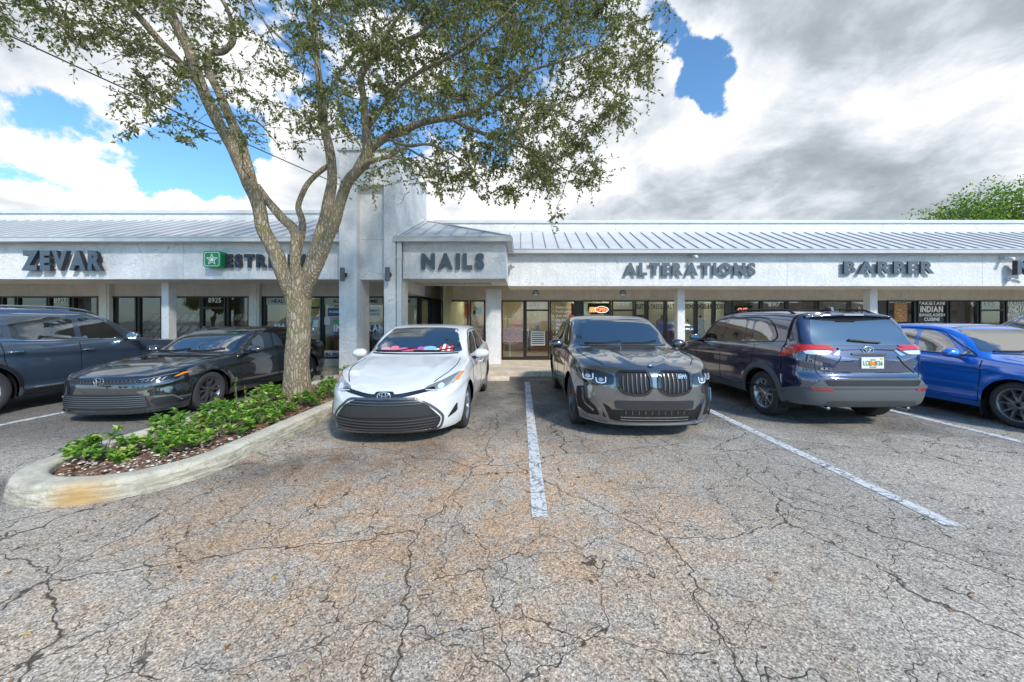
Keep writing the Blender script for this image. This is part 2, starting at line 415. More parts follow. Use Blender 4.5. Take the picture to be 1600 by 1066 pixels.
def text_at(text, x0, x1, z0, z1, Y, m, parent=None, name='lettering', bold=.02, th=.004, cap=None, gap=.06, world=True, into=None, keep=False):
    """flat lettering in the x-z plane facing -Y, squeezed into the box x0..x1 z0..z1 (cap height)"""
    L, wd = layout(text, bold, gap)
    H = .73 + 2 * bold if cap is None else cap
    sx = (x1 - x0) / wd; sz = (z1 - z0) / H
    if keep: sx = min(sx, sz * 1.1)
    mb = into or MB()
    for vs, fs in L:
        mb.add([(x0 + v.x * sx, Y - th, z0 + (v.y + bold) * sz) for v in vs], fs)
    if into: return None
    return mb.build(name, m, parent, world=world)
# ================================================================ GROUND
def sheet(name, x0, x1, y0, y1, z, m, nx=1, ny=1, kind='structure'):
    vs = []; fs = []
    for j in range(ny + 1):
        for i in range(nx + 1):
            vs.append((x0 + (x1 - x0) * i / nx, y0 + (y1 - y0) * j / ny, z))
    for j in range(ny):
        for i in range(nx):
            a = j * (nx + 1) + i; fs.append((a, a + 1, a + nx + 2, a + nx + 1))
    o = mk(name, vs, fs, m); o['kind'] = kind; return o
sheet('parking_lot', -900, 900, -900, 900, 0, M_ASPH)
# sidewalk with kerb face; the strip in front of the left shops is set further back from the lane
def block(name, x0, x1, y0, y1, z0, z1, m, bev=.02):
    mb = MB(); mb.box(x0, x1, y0, y1, z0, z1, bev); o = mb.build(name, m); o['kind'] = 'structure'; return o
CURB = 9.95
block('sidewalk', -30, 34, CURB + .16, 13.1, -.2, .13, M_WALK)
mb = MB()
x = -30.0
while x < 34:
    mb.box(x, x + 3.04, CURB, CURB + .155, -.2, .132, .018); x += 3.05
o = mb.build('sidewalk_kerb', M_WALK); o['kind'] = 'structure'
# painted bay lines
def bay_line(X, y0, y1, w=.125):
    mb = MB(); n = 30
    for i in range(n):
        a = y0 + (y1 - y0) * i / n; b = y0 + (y1 - y0) * (i + 1) / n
        mb.add([(X - w / 2, a, .004), (X + w / 2, a, .004), (X + w / 2, b, .004), (X - w / 2, b, .004)], [(0, 1, 2, 3)])
    o = mb.build('parking_line', M_LINE); o['kind'] = 'structure'
for X, a, b in [(.14, 2.79, 9.05), (3.17, 2.66, 9.2), (6.23, 2.7, 9.2), (-7.55, 2.6, 9.2), (9.3, 2.7, 9.2), (-10.6, 2.7, 9.2)]: bay_line(X, a, b)

# planting island: kerb ring, mulch, white stones
def island():
    xl, xr, y1, rr = -4.76, -3.02, 9.93, .87
    def path(off, n=18):
        r = rr - off; cy = 2.93 + rr; cx = (xl + xr) / 2; pts = []
        ys = [y1 - (y1 - cy) * k / 12 for k in range(12)]
        pts += [(xr - off, y) for y in ys]
        pts += [(cx + r * cos(-pi * k / n), cy + r * sin(-pi * k / n) * 1.0) for k in range(n + 1)]
        pts += [(xl + off, y) for y in reversed(ys)]
        return pts
    prof = [(0, -.05), (0, .02), (.012, .08), (.024, .125), (.036, .148), (.055, .159), (.10, .162), (.19, .162), (.225, .156), (.24, .13), (.245, 0)]
    rings = [path(o) for o, z in prof]; n = len(rings[0])
    vs = []; fs = []
    for (o, z), rg in zip(prof, rings):
        for (x, y) in rg:
            nz = noise.noise(Vector((x * 2, y * 2, z))) * .012
            vs.append((x + nz, y + nz * .7, z + (nz * .6 if z > .05 else 0)))
    for i in range(len(prof) - 1):
        for k in range(n - 1):
            a = i * n + k; fs.append((a, a + n, a + n + 1, a + 1))
    o = mk('planting_island_kerb', vs, fs, M_KERB, smooth=True); o['kind'] = 'structure'
    m, q = newmat('mulch')
    pos = q.n('ShaderNodeNewGeometry').outputs['Position']
    vv = q.n('ShaderNodeTexVoronoi', feature='F1', i={'Vector': q.n('ShaderNodeMapping', i={'Vector': pos, 'Scale': (1, .6, 1)}).outputs[0], 'Scale': 42.0})
    s = q.n('ShaderNodeSeparateColor', i={0: vv.outputs['Color']}).outputs[0]
    c = q.ramp(s, [(0, (.05, .022, .014)), (.45, (.15, .07, .04)), (.75, (.26, .15, .09)), (1, (.46, .38, .30))])
    bp = q.n('ShaderNodeBump', i={'Height': s, 'Strength': 1.0, 'Distance': .02})
    b = q.n('ShaderNodeBsdfPrincipled', i={'Base Color': c, 'Roughness': .95, 'Normal': bp.outputs[0]})
    q.n('ShaderNodeOutputMaterial', i={0: b.outputs[0]})
    vs = []; fs = []; nx, ny = 26, 130
    for j in range(ny + 1):
        for i in range(nx + 1):
            x = xl + .1 + (xr - xl - .2) * i / nx; y = 3.05 + (y1 - 3.1) * j / ny
            h = noise.noise(Vector((x * 3, y * 3, 0))) * .03 + noise.noise(Vector((x * 11, y * 11, 4))) * .02
            cy = 2.93 + rr; d = sqrt((x + 3.89) ** 2 + (y - cy) ** 2) if y < cy else abs(x + 3.89)
            vs.append((x, y, .115 + h - (.0 if d < .5 else .03)))
    for j in range(ny):
        for i in range(nx):
            a = j * (nx + 1) + i
            x = xl + .1 + (xr - xl - .2) * (i + .5) / nx; y = 3.05 + (y1 - 3.1) * (j + .5) / ny
            cy = 2.93 + rr
            if y < cy and sqrt((x + 3.89) ** 2 + (y - cy) ** 2) > rr - .12: continue
            fs.append((a, a + 1, a + nx + 2, a + nx + 1))
    o = mk('mulch', vs, fs, m, smooth=True); tag(o, 'dark red bark mulch filling the planting island', 'mulch', kind='stuff')
    # pebbles and bark chips
    def chips(name, n, cols, smin, smax, label, cat, yr=(3.25, 9.6), flat=.45):
        m = mat_leaf(name + '_mat', cols, 0.0, .8); mb = MB(); rg = random.Random(hash(name) % 99 if False else len(name))
        for _ in range(n):
            x = rg.uniform(-4.5, -3.28); y = rg.uniform(*yr)
            if y < 3.8 and (x + 3.89) ** 2 + (y - 3.8) ** 2 > .34: continue
            a = rg.uniform(smin, smax); b = a * rg.uniform(.5, .9); hh = a * flat; t = rg.uniform(0, pi); z = .115 + rg.uniform(0, .03)
            ca, sa = cos(t), sin(t); base = []
            for k in range(6):
                u, w = cos(k * pi / 3) * a * rg.uniform(.8, 1.1), sin(k * pi / 3) * b
                base.append((x + u * ca - w * sa, y + u * sa + w * ca, z))
            top = [(x + (p[0] - x) * .55, y + (p[1] - y) * .55, z + hh) for p in base]
            mb.add(base + top, [(6, 7, 8, 9, 10, 11)] + [(k, (k + 1) % 6, 6 + (k + 1) % 6, 6 + k) for k in range(6)])
        o = mb.build(name, m); tag(o, label, cat, kind='stuff')
    chips('pebbles', 380, [(0, (.45, .40, .34)), (1, (.75, .70, .62))], .006, .02, 'pale pebbles scattered over the mulch at the island nose', 'pebbles', (3.2, 4.6))
    chips('bark_chips', 1500, [(0, (.07, .03, .02)), (.6, (.22, .10, .055)), (1, (.42, .26, .15))], .012, .032, 'loose brown bark chips on the mulch bed', 'bark chips', flat=.25)
island()

# fallen leaves on asphalt
def litter():
    m = mat_leaf('dead_leaf', [(0, (.10, .04, .02)), (.4, (.26, .12, .05)), (.8, (.42, .22, .08)), (1, (.55, .42, .12))], .1, .7)
    mb = MB(); rg = random.Random(5)
    for k in range(1500):
        u = rg.random()
        if u < .45: x, y = rg.gauss(-.9, 1.5), rg.gauss(3.7, 1.2)
        elif u < .6: x, y = rg.uniform(-3.0, -2.75), rg.uniform(3.2, 9)
        else: x, y = rg.uniform(-5.5, 5.5), rg.uniform(1.4, 8)
        if -4.6 < x < -3.0 and y > 2.85: continue
        if y < 1.3: continue
        s = rg.uniform(.006, .017) if rg.random() < .85 else rg.uniform(.015, .028)
        t = rg.uniform(0, 2 * pi); ca, sa = cos(t), sin(t); z = .006
        L = [(-1, 0, 0), (0, .42, .25), (1.1, 0, .1), (0, -.42, .3)]
        mb.add([(x + (a * ca - b * sa) * s, y + (a * sa + b * ca) * s, z + c * s) for a, b, c in L], [(0, 1, 2), (0, 2, 3)])
    o = mb.build('fallen_leaves', m); tag(o, 'small brown fallen leaves scattered over the cracked asphalt', 'fallen leaves', kind='stuff')
litter()

# wheel stop
def wheel_stop(xc, yc, label, w=1.7):
    mb = MB()
    prof = [(-.08, 0), (-.075, .06), (-.05, .11), (.05, .11), (.075, .06), (.08, 0)]
    mb.prism(prof, lambda a, b: (-w / 2, a, b), lambda a, b: (w / 2, a, b))
    o = mb.build('wheel_stop', M_WALK); o.location = (xc, yc, .001)
    tag(o, label, 'wheel stop', 'concrete wheel stops')
wheel_stop(PX(796, 9.3) - .85, 9.3, 'concrete wheel stop on the asphalt behind the white sedan')
wheel_stop(-5.35, 9.35, 'pale concrete wheel stop behind the black sedan', 1.5)

# ================================================================ BUILDING
B = thing('strip_mall', 'long white stucco strip mall with grey standing seam metal roof and signs over its shops', 'building', (0, 13, 0))
def part(mbx, name, m, smooth=False): return mbx.build(name, m, B, smooth, world=True)
YW_L, YW_R = 11.3, 13.0        # storefront planes
XL, XR = -28.0, 30.0
ZS = 2.57                      # underside of the fascia
# key x
TX0, TX1 = PX(530, 8.9), PX(617.5, 8.9)      # tower
NX0, NX1 = PX(629.5, 9.1), PX(790, 9.1)      # nails canopy block
YT = 8.9
# fascia left
def fascia(x0, x1, y0, yb, z0, z1, joints, name='fascia'):
    mb = MB(); mb.box(x0, x1, y0, yb, z0, z1); part(mb, name, M_STUCCO)
    # the beam underside sits 3 mm lower and set in
    mb = MB(); mb.box(x0 + .003, x1 - .003, y0 + .03, yb - .004, z0 - .012, z0 - .001); part(mb, 'beam_soffit', M_SOFFIT)
    for j in joints:
        mb = MB(); mb.box(j - .006, j + .006, y0 - .0025, y0 + .01, z0 + .004, z1); part(mb, 'control_joint', M_GUT)
fascia(XL, TX0 - .005, 9.2, 10.2, ZS, 3.62, [PX(286.5, 9.2), PX(-260, 9.2)])
fascia(NX0, NX1, 9.1, 9.9, ZS, 3.62, [])
mb = MB(); mb.box(NX1 - .45, NX1 - .002, 9.902, 10.9, ZS + .003, 3.6); part(mb, 'fascia_return', M_STUCCO)
fascia(NX1 + .002, XR, 10.8, 11.9, ZS - .02, 3.65, [PX(930, 10.8), PX(1230, 10.8), PX(1535, 10.8)])
# beam over the nails recess, haunched towards the column
mb = MB(); mb.box(TX1 + .02, NX1 - .46, 10.6, 10.9, ZS - .003, 3.2); part(mb, 'beam', M_SOFFIT)
# ceiling above the walk
mb = MB(); mb.box(XL, NX1 - .46, 9.91, 13.4, 2.80, 2.84); mb.box(NX1 - .455, XR, 10.91, 13.4, 2.801, 2.841); part(mb, 'porch_ceiling', M_SOFFIT)
# walls over the storefronts
ZT_L, ZT_R = PZ(463.2, YW_L), PZ(469.5, YW_R)
XJ = PX(655, YW_L)           # left shops end here
mb = MB(); mb.box(XL, XJ, YW_L, YW_L + .2, ZT_L, 3.2); part(mb, 'wall', M_STUCCO2)
XJ2 = PX(690, YW_R)
mb = MB(); mb.box(XJ2 - 1.2, XR, YW_R, YW_R + .2, ZT_R, 3.2); part(mb, 'wall', M_STUCCO2)
# return wall between the two planes (angled bay)
mb = MB()
xa, ya, xb, yb = XJ, YW_L, PX(672, 12.0), 12.0
for (x0, y0, x1, y1) in [(XJ, YW_L, xb, yb), (xb, yb, XJ2 - .05, YW_R)]:
    mb.add([(x0, y0, ZT_L), (x1, y1, ZT_L), (x1, y1, 3.2), (x0, y0, 3.2)], [(0, 1, 2, 3)])
part(mb, 'wall', M_STUCCO2)

# standing seam roofs ------------------------------------------------------
def roof_plane(x0, x1, y0, z0, y1, z1, pitch=.41, clipL=None, clipR=None, name='metal_roof_panel'):
    """slope from eave (y0,z0) to top (y1,z1), seams running up the slope; clipL / clipR give the x edge at height fraction t"""
    cl = clipL or (lambda t: x0); cr = clipR or (lambda t: x1)
    mb = MB(); n = 8; vs = []; fs = []
    for i in range(n + 1):
        t = i / n; y = y0 + (y1 - y0) * t; z = z0 + (z1 - z0) * t
        vs += [(cl(t), y, z), (cr(t), y, z)]
    for i in range(n): fs.append((2 * i, 2 * i + 1, 2 * i + 3, 2 * i + 2))
    mb.add(vs, fs)
    mb.add([(cl(0), y0, z0 - .001), (cr(0), y0, z0 - .001), (cr(0), y0, z0 - .03), (cl(0), y0, z0 - .03)], [(0, 1, 2, 3)])
    r = part(mb, name, M_ROOF)
    sm = MB(); k = 0; x = x0 + pitch * .5
    ny, nz = -(z1 - z0), (y1 - y0); l = sqrt(ny * ny + nz * nz); ny /= l; nz /= l; h = .032
    while x < x1:
        t1 = 1.0
        for q in range(41):
            t = q / 40
            if cl(t) > x or cr(t) < x: t1 = t; break
        t0 = 0.0
        if t1 > .03 and cl(0) <= x <= cr(0):
            ya, za = y0 + (y1 - y0) * t0, z0 + (z1 - z0) * t0; yb, zb = y0 + (y1 - y0) * t1, z0 + (z1 - z0) * t1
            w = .010
            sm.add([(x - w, ya, za), (x + w, ya, za), (x + w, yb, zb), (x - w, yb, zb),
                    (x - w, ya + ny * h, za + nz * h), (x + w, ya + ny * h, za + nz * h), (x + w, yb + ny * h, zb + nz * h), (x - w, yb + ny * h, zb + nz * h)],
                   [(4, 5, 6, 7), (0, 1, 5, 4), (1, 2, 6, 5), (3, 0, 4, 7)])
        x += pitch; k += 1
    s = sm.build('roof_seams', M_SEAM, r, world=True)
    return r
EL_, ER_, EN_ = (9.0, 3.585), (10.6, 3.605), (8.93, 3.575)
roof_plane(XL, TX0 - .01, EL_[0], EL_[1], 11.3, PZ(345.5, 11.3), .37)
roof_plane(PX(617, 8.9) + .3, XR, ER_[0], ER_[1], 12.4, PZ(364, 12.4), .37)
HX1 = PX(798, EN_[0]); HX0 = TX1 + .02
PKY, PKZ, PKX = 11.4, PZ(346.5, 11.4), HX0 + .12
roof_plane(HX0, HX1, EN_[0], EN_[1], PKY, PKZ, .37, clipR=lambda t: HX1 + (PKX - HX1) * t)
# hip side slope (faces +x)
mb = MB()
def lerp(a, b, t): return a + (b - a) * t
mb.add([(HX1, EN_[0], EN_[1]), (HX1, ER_[0] + .9, EN_[1]), (PKX, ER_[0] + .9 + 0.6, PKZ), (PKX, PKY, PKZ)], [(0, 1, 2, 3)])
part(mb, 'hip_roof_panel', M_ROOF)
mb = MB(); mb.tube([(HX1, EN_[0], EN_[1] + .012), (PKX, PKY, PKZ + .012)], .028, 6); part(mb, 'hip_cap', M_SEAM)
mb = MB()   # verge flashing up the tower wall
mb.tube([(HX0 - .01, EN_[0], EN_[1] + .03), (HX0 - .01, PKY, PKZ + .05)], .045, 6); part(mb, 'verge_flashing', M_TRIM)
# gutters
def gutter(pts, name='gutter'):
    """box gutter with lip along x or y"""
    (xa, ya), (xb, yb), zt = pts[0], pts[1], pts[2]
    mb = MB()
    if abs(ya - yb) < 1e-6:
        mb.box(xa, xb, ya, ya + .15, zt - .125, zt - .012); mb.box(xa, xb, ya - .014, ya + .02, zt - .02, zt + .006); mb.box(xa, xb, ya - .006, ya, zt - .125, zt - .10)
    else:
        mb.box(xa - .15, xa, ya, yb, zt - .125, zt - .012); mb.box(xa - .02, xa + .014, ya, yb, zt - .02, zt + .006)
    part(mb, name, M_GUT)
gutter([(XL, 8.93), (TX0 - .012, 8.93), EL_[1]])
gutter([(HX0 - .06, 8.86), (HX1 + .03, 8.86), EN_[1]])
gutter([(HX1 + .03, 9.012), (HX1 + .03, 10.52), EN_[1]])
gutter([(HX1 + .035, 10.54), (XR, 10.54), ER_[1]])
# soffit board behind gutters
mb = MB(); mb.box(XL, TX0 - .01, 9.083, 9.198, 3.47, 3.50); mb.box(HX1 + .04, XR, 10.694, 10.798, 3.49, 3.52); part(mb, 'eave_board', M_TRIM)
# parapets
def parapet(x0, x1, y, zb, zt):
    mb = MB(); mb.box(x0, x1, y, y + .25, zb - .5, zt - .10); part(mb, 'parapet', M_STUCCO)
    mb = MB(); mb.box(x0 - .01, x1 + .01, y - .05, y + .3, zt - .098, zt); part(mb, 'parapet_cap', M_TRIM)
    mb = MB(); mb.box(x0, x1, y - .06, y - .002, zb + .0, zb + .08); part(mb, 'ridge_flashing', M_TRIM)
parapet(XL, TX0 + .3, 11.36, PZ(345.5, 11.3) - .005, PZ(329, 11.36))
parapet(PX(678, 12.46), XR, 12.46, PZ(364, 12.4) - .0, PZ(344.5, 12.46))
mb = MB(); mb.box(XL, XR, 12.8, 30, 4.3, 4.36); part(mb, 'flat_roof', M_TRIM)
mb = MB(); mb.box(XL, XL + .2, 9.3, 30, 0, 4.3); mb.box(XR - .2, XR, 10.9, 30, 0, 4.3); mb.box(XL + .2, XR - .2, 29.8, 30, 0, 4.3); part(mb, 'wall', M_STUCCO)
# sloping parapet end next to the tower (behind the roof)
mb = MB(); mb.box(PX(667, 11.9) - .25, PX(678, 12.46) + .1, 12.47, 12.7, 4.0, PZ(344.5, 12.46) - .02); part(mb, 'parapet', M_STUCCO)

# tower ----------------------------------------------------------------------
ZTT = PZ(236, YT); YTB = 11.85
xa, xb = PX(557, YT), PX(600, YT)     # recess between piers
zr0, zr1 = PZ(435.5, YT), PZ(288.5, YT)
REC = .2
mb = MB()
mb.box(TX0, xa, YT, YT + .75, 0, ZTT)                       # left pier
mb.box(xb, TX1, YT, YT + .75, 0, ZTT - .0)                  # right pier
mb.box(xa + .001, xb - .001, YT + .002, YT + .75, zr1, ZTT - .001)            # lintel
mb.box(xa + .001, xb - .001, YT + REC, YT + .75, zr0, zr1 - .001)             # recessed panel
part(mb, 'tower_front', M_STUCCO)
mb = MB(); mb.box(TX1 - .3, TX1 - .003, YT + .752, YTB, 2.3, ZTT - .003); mb.box(TX0 + .003, TX0 + .3, YT + .752, YTB, 2.9, ZTT - .003)
mb.box(TX0 + .31, TX1 - .31, YTB - .3, YTB - .01, 2.9, ZTT - .004); part(mb, 'tower_side', M_STUCCO)
mb = MB(); mb.box(TX0 - .05, TX1 + .05, YT - .05, YTB + .05, ZTT, ZTT + .05); part(mb, 'tower_cap', M_TRIM)
# thin joint line across the panel
mb = MB(); mb.box(xa + .01, xb - .01, YT + REC - .003, YT + REC + .01, PZ(372, YT), PZ(371, YT)); part(mb, 'control_joint', M_GUT)
# downspout at the tower corner
xd = PX(624.5, 9.0)
mb = MB(); mb.box(xd - .055, xd + .055, 8.93, 9.03, .14, 3.45, .012); part(mb, 'downspout', M_TRIM)
mb = MB()
for z in (.9, 2.0, 3.05): mb.box(xd - .065, xd + .065, 8.922, 9.035, z, z + .04, .005)
part(mb, 'downspout_strap', M_TRIM)
# post behind the downspout
mb = MB(); mb.box(PX(629, 9.3), PX(634.5, 9.3), 9.2, 9.45, .13, ZS - .004); part(mb, 'column', M_SOFFIT)
# columns
def column(x0, x1, y0, y1, zt):
    mb = MB(); mb.box(x0, x1, y0, y1, .13, zt, .012); part(mb, 'column', M_STUCCO)
column(PX(759, 11.6), PX(782.5, 11.6), 11.6, 11.88, ZS - .03)
for px in (1064.5, 1365.5, 1668): column(PX(px, 11.6) - .12, PX(px, 11.6) + .12, 11.6, 11.85, ZS - .03)
for px in (257.5, -48, -330): column(PX(px, 9.95) - .10, PX(px, 9.95) + .10, 9.95, 10.19, ZS - .01)
# wall pilasters of the left shops
for px in (162, 396.5, -70):
    x = PX(px, YW_L - .12)
    mb = MB(); mb.box(x - .16, x + .16, YW_L - .12, YW_L - .003, .13, 2.79, .006)
    mb.box(x - .09, x + .09, YW_L - .14, YW_L - .121, .13, 2.78, .004); part(mb, 'pilaster', M_SOFFIT)

# ---------------------------------------------------------------- storefronts
def window(px0, px1, Yw, zt, zb, frame=M_FRAME, fw=.045, door=False, words=None):
    x0, x1 = PX(px0, Yw), PX(px1, Yw)
    nm = 'glass_door' if door else 'storefront_window'
    w = sub(nm, B)
    mb = MB()
    mb.box(x0, x0 + fw, Yw - .03, Yw + .09, zb, zt); mb.box(x1 - fw, x1, Yw - .03, Yw + .09, zb, zt)
    mb.box(x0 + fw, x1 - fw, Yw - .028, Yw + .088, zt - fw, zt); mb.box(x0 + fw, x1 - fw, Yw - .028, Yw + .088, zb, zb + (.05 if not door else .13))
    if door:
        zm = zt - .32 * (zt - zb) / 2.1
        mb.box(x0 + fw, x1 - fw, Yw - .028, Yw + .088, zm - .06, zm)
    mb.build('frame', frame, w, world=True)
    mb = MB(); mb.add([(x0 + fw, Yw + .02, zb + .05), (x1 - fw, Yw + .02, zb + .05), (x1 - fw, Yw + .02, zt - fw), (x0 + fw, Yw + .02, zt - fw)], [(0, 1, 2, 3)])
    mb.build('pane', M_GLASS, w, world=True)
    if door:
        mb = MB(); mb.tube([(x0 + .10, Yw - .07, zb + .85), (x0 + .10, Yw - .07, zb + 1.2)], .012, 8)
        mb.box(x0 + .085, x0 + .115, Yw - .07, Yw - .03, zb + .84, zb + .87); mb.box(x0 + .085, x0 + .115, Yw - .07, Yw - .03, zb + 1.18, zb + 1.21)
        mb.build('handle', M_TRIM, w, world=True)
    return w
def words(w, text, px0, px1, py0, py1, Yw, m=M_WHITE, bold=.03, gap=.06, name='lettering'):
    """py0 top, py1 bottom"""
    return text_at(text, PX(px0, Yw), PX(px1, Yw), PZ(py1, Yw), PZ(py0, Yw), Yw - .002 + .018, m, w, name=name, bold=bold, th=.006, gap=gap)
def flat(w, name, px0, px1, py0, py1, Yw, m, dy=.012):
    x0, x1, z0, z1 = PX(px0, Yw), PX(px1, Yw), PZ(py1, Yw), PZ(py0, Yw)
    mb = MB(); mb.box(x0, x1, Yw + dy, Yw + dy + .003, z0, z1); return mb.build(name, m, w, world=True)
M_FROST = mat('frosted_vinyl', (.42, .43, .39), .6)
M_FROSTW = mat('pale_vinyl', (.62, .62, .58), .6)
M_BRONZEW = mat('bronze_panel', (.05, .045, .04), .5, ns=3, na=.2)
ZBL = PZ(560.5, YW_L); ZBR = .19
ZTL, ZTR = ZT_L, ZT_R
# plinths under the windows
mb = MB(); mb.box(XL, XJ, YW_L - .02, YW_L + .2, .12, ZBL); part(mb, 'plinth', M_STUCCO2)
mb = MB(); mb.box(XJ2, XR, YW_R - .02, YW_R + .2, .12, ZBR); part(mb, 'plinth', M_FRAME)
def filler(px0, px1, Yw, zb, zt, m=M_FRAME):
    mb = MB(); mb.box(PX(px0, Yw) + .001, PX(px1, Yw) - .001, Yw + .0, Yw + .12, zb, zt); part(mb, 'mullion', m)
left = [(-420, -330), (-326, -240), (-236, -150), (-146, -60), (-56, 2), (4, 26), (28, 76), ('d', 77, 111), (115, 155), (171, 214), (217, 254), (255, 315), ('d', 316, 353), (356, 390),
        (403, 412), (413, 455), (456, 486), ('d', 487, 501), (504, 556), (558, 601), (602, 654)]
LW = {}
for e in left:
    d = e[0] == 'd'
    a, b = e[-2], e[-1]
    if d and a == 487: a, b = 470, 503
    if (a, b) == (456, 486): b = 469
    k = a
    if (a, b) == (403, 412): filler(a, b, YW_L, ZBL, ZTL, M_FRAMEK); continue
    LW[k] = window(a, b, YW_L, ZTL, .14 if d else ZBL, M_FRAMEK if a > 400 else M_FRAME, door=d)
for a, b in [(26, 28), (111, 115), (155, 171), (214, 217), (353, 356), (390, 403)]: filler(a, b, YW_L, ZBL, ZTL)
words(LW[77], '8927', 84, 103, 465.5, 473.5, YW_L, bold=.015); words(LW[316], '8925', 325, 345, 465, 473, YW_L, bold=.015)
flat(LW[413], 'frosted_band', 415.5, 453, 466, 476.5, YW_L, M_FROST); words(LW[413], 'HEALTH', 424, 453, 467.5, 473.5, YW_L, M_BLACK)
words(LW[413], '954', 428, 444, 505.5, 512.5, YW_L)
flat(LW[504], 'frosted_band', 506, 554, 466, 476.5, YW_L, M_FROST); words(LW[504], 'AUTO', 519.5, 545, 467.5, 473.5, YW_L, M_BLACK)
flat(LW[558], 'frosted_band', 560, 599, 466, 476.5, YW_L, M_FROST); words(LW[558], 'HOME', 565, 590.5, 467.5, 473.5, YW_L, M_BLACK)
flat(LW[602], 'frosted_band', 604, 652, 466, 476.5, YW_L, M_FROST); words(LW[602], 'TRUCK', 614, 643, 467.5, 473.5, YW_L, M_BLACK)
M_BLUE = mat('poster_blue', (.02, .06, .22), .5); M_GREEN = mat('poster_green', (.02, .35, .10), .5); M_PAPER = mat('paper', (.72, .72, .66), .7)
flat(LW[504], 'poster', 511.5, 536, 481.5, 494, YW_L, M_BLUE); words(LW[504], 'PROGRESSIVE', 514, 534, 485.5, 489, YW_L).location.y -= .006
flat(LW[504], 'notice', 506, 515, 495.5, 507.5, YW_L, M_PAPER); flat(LW[504], 'green_decal', 521, 533, 499, 505, YW_L, M_GREEN)
words(LW[504], 'INSU', 521, 554, 507, 518, YW_L, bold=.045); words(LW[558], 'RAN', 573, 600, 507, 518, YW_L, bold=.045); words(LW[602], 'CE', 603, 618, 507, 518, YW_L, bold=.045)
flat(LW[504], 'frosted_band', 506, 554, 548, 559, YW_L, M_FROSTW); words(LW[504], 'BUSINESS', 508.5, 552, 551, 557.5, YW_L, M_BLACK).location.y -= .006
flat(LW[558], 'poster', 574, 594, 482, 495, YW_L, M_PAPER); words(LW[558], 'INFINITY', 575, 593, 484, 487, YW_L, M_BLUE).location.y -= .006
words(LW[558], 'UNIVERSAL', 575, 593, 489.5, 492.5, YW_L, M_GREEN).location.y -= .006
flat(LW[470], 'notice', 488, 497, 500, 511, YW_L, M_PAPER); flat(LW[470], 'poster', 484, 489, 495, 507, YW_L, mat('teal', (.05, .4, .45), .5))
# angled bay and grey return wall
def angled(pa, pb, zb, zt):
    w = sub('storefront_window', B); d = (Vector(pb) - Vector(pa)).normalized(); L = (Vector(pb) - Vector(pa)).length
    n = Vector((d.y, -d.x, 0)); mb = MB()
    def bar(t0, t1, z0, z1, th=.05):
        p = [Vector(pa) + d * t0 - n * -.0, Vector(pa) + d * t1]
        a, b = p[0] + n * th, p[1] + n * th; c, e = p[1] - n * th, p[0] - n * th
        mb.add([(q.x, q.y, z) for z in (z0, z1) for q in (a, b, c, e)], [(0, 3, 2, 1), (4, 5, 6, 7), (0, 1, 5, 4), (1, 2, 6, 5), (2, 3, 7, 6), (3, 0, 4, 7)])
    bar(0, .06, zb, zt); bar(L - .07, L, zb, zt); bar(.06, L - .07, zt - .05, zt, .048); bar(.06, L - .07, zb, zb + .08, .048)
    mb.build('frame', M_FRAMEK, w, world=True)
    a, b = Vector(pa) + d * .06, Vector(pb) - d * .07
    mb = MB(); mb.add([(a.x, a.y, zb + .08), (b.x, b.y, zb + .08), (b.x, b.y, zt - .05), (a.x, a.y, zt - .05)], [(0, 1, 2, 3)]); mb.build('pane', M_GLASS, w, world=True)
angled((XJ, YW_L, 0), (PX(672, 12.0), 12.0, 0), .14, ZTL - .002)
mb = MB()
a, b = Vector((PX(672, 12.0), 12.0, 0)), Vector((XJ2 - .002, YW_R - .002, 0))
mb.add([(a.x, a.y, .13), (b.x, b.y, .13), (b.x, b.y, ZTL), (a.x, a.y, ZTL)], [(0, 1, 2, 3)]); part(mb, 'grey_panel', mat('grey_panel', (.13, .13, .135), .6))
right = [(691, 732), (734, 758), (760, 783), (783.5, 819.5), ('d', 821, 858), (859, 899), (910, 954.5), ('d', 956, 991), (992, 1009.5), (1011, 1039.5), (1040.5, 1087), (1088, 1115), (1116, 1135.5),
         (1144, 1189), ('d', 1190, 1229), (1230, 1276.5), (1278, 1326.5), (1327.5, 1371), (1386, 1429), (1433, 1480), (1483, 1527), ('d', 1530, 1568), (1571, 1616), (1618, 1660), (1662, 1700), (1702, 1760), (1762, 1820), (1822, 1900), (1902, 2000)]
RW = {}
for e in right:
    d = e[0] == 'd'; a, b = e[-2], e[-1]
    RW[a] = window(a, b, YW_R, ZTR, .14 if d else ZBR, M_FRAMEK if 1380 < a < 1720 else M_FRAME, door=d)
for a, b in [(819.5, 821), (899, 910), (1135.5, 1144), (1371, 1386), (1429, 1433), (1480, 1483), (1527, 1530), (1568, 1571)]: filler(a, b, YW_R, .14, ZTR)
for k, s, a, b in [(821, '8921', 830, 848), (956, '8919', 965, 983), (1190, '8917', 1201, 1219), (1530, '8915', 1539.5, 1558)]: words(RW[k], s, a, b, 471.5, 479, YW_R, bold=.015)
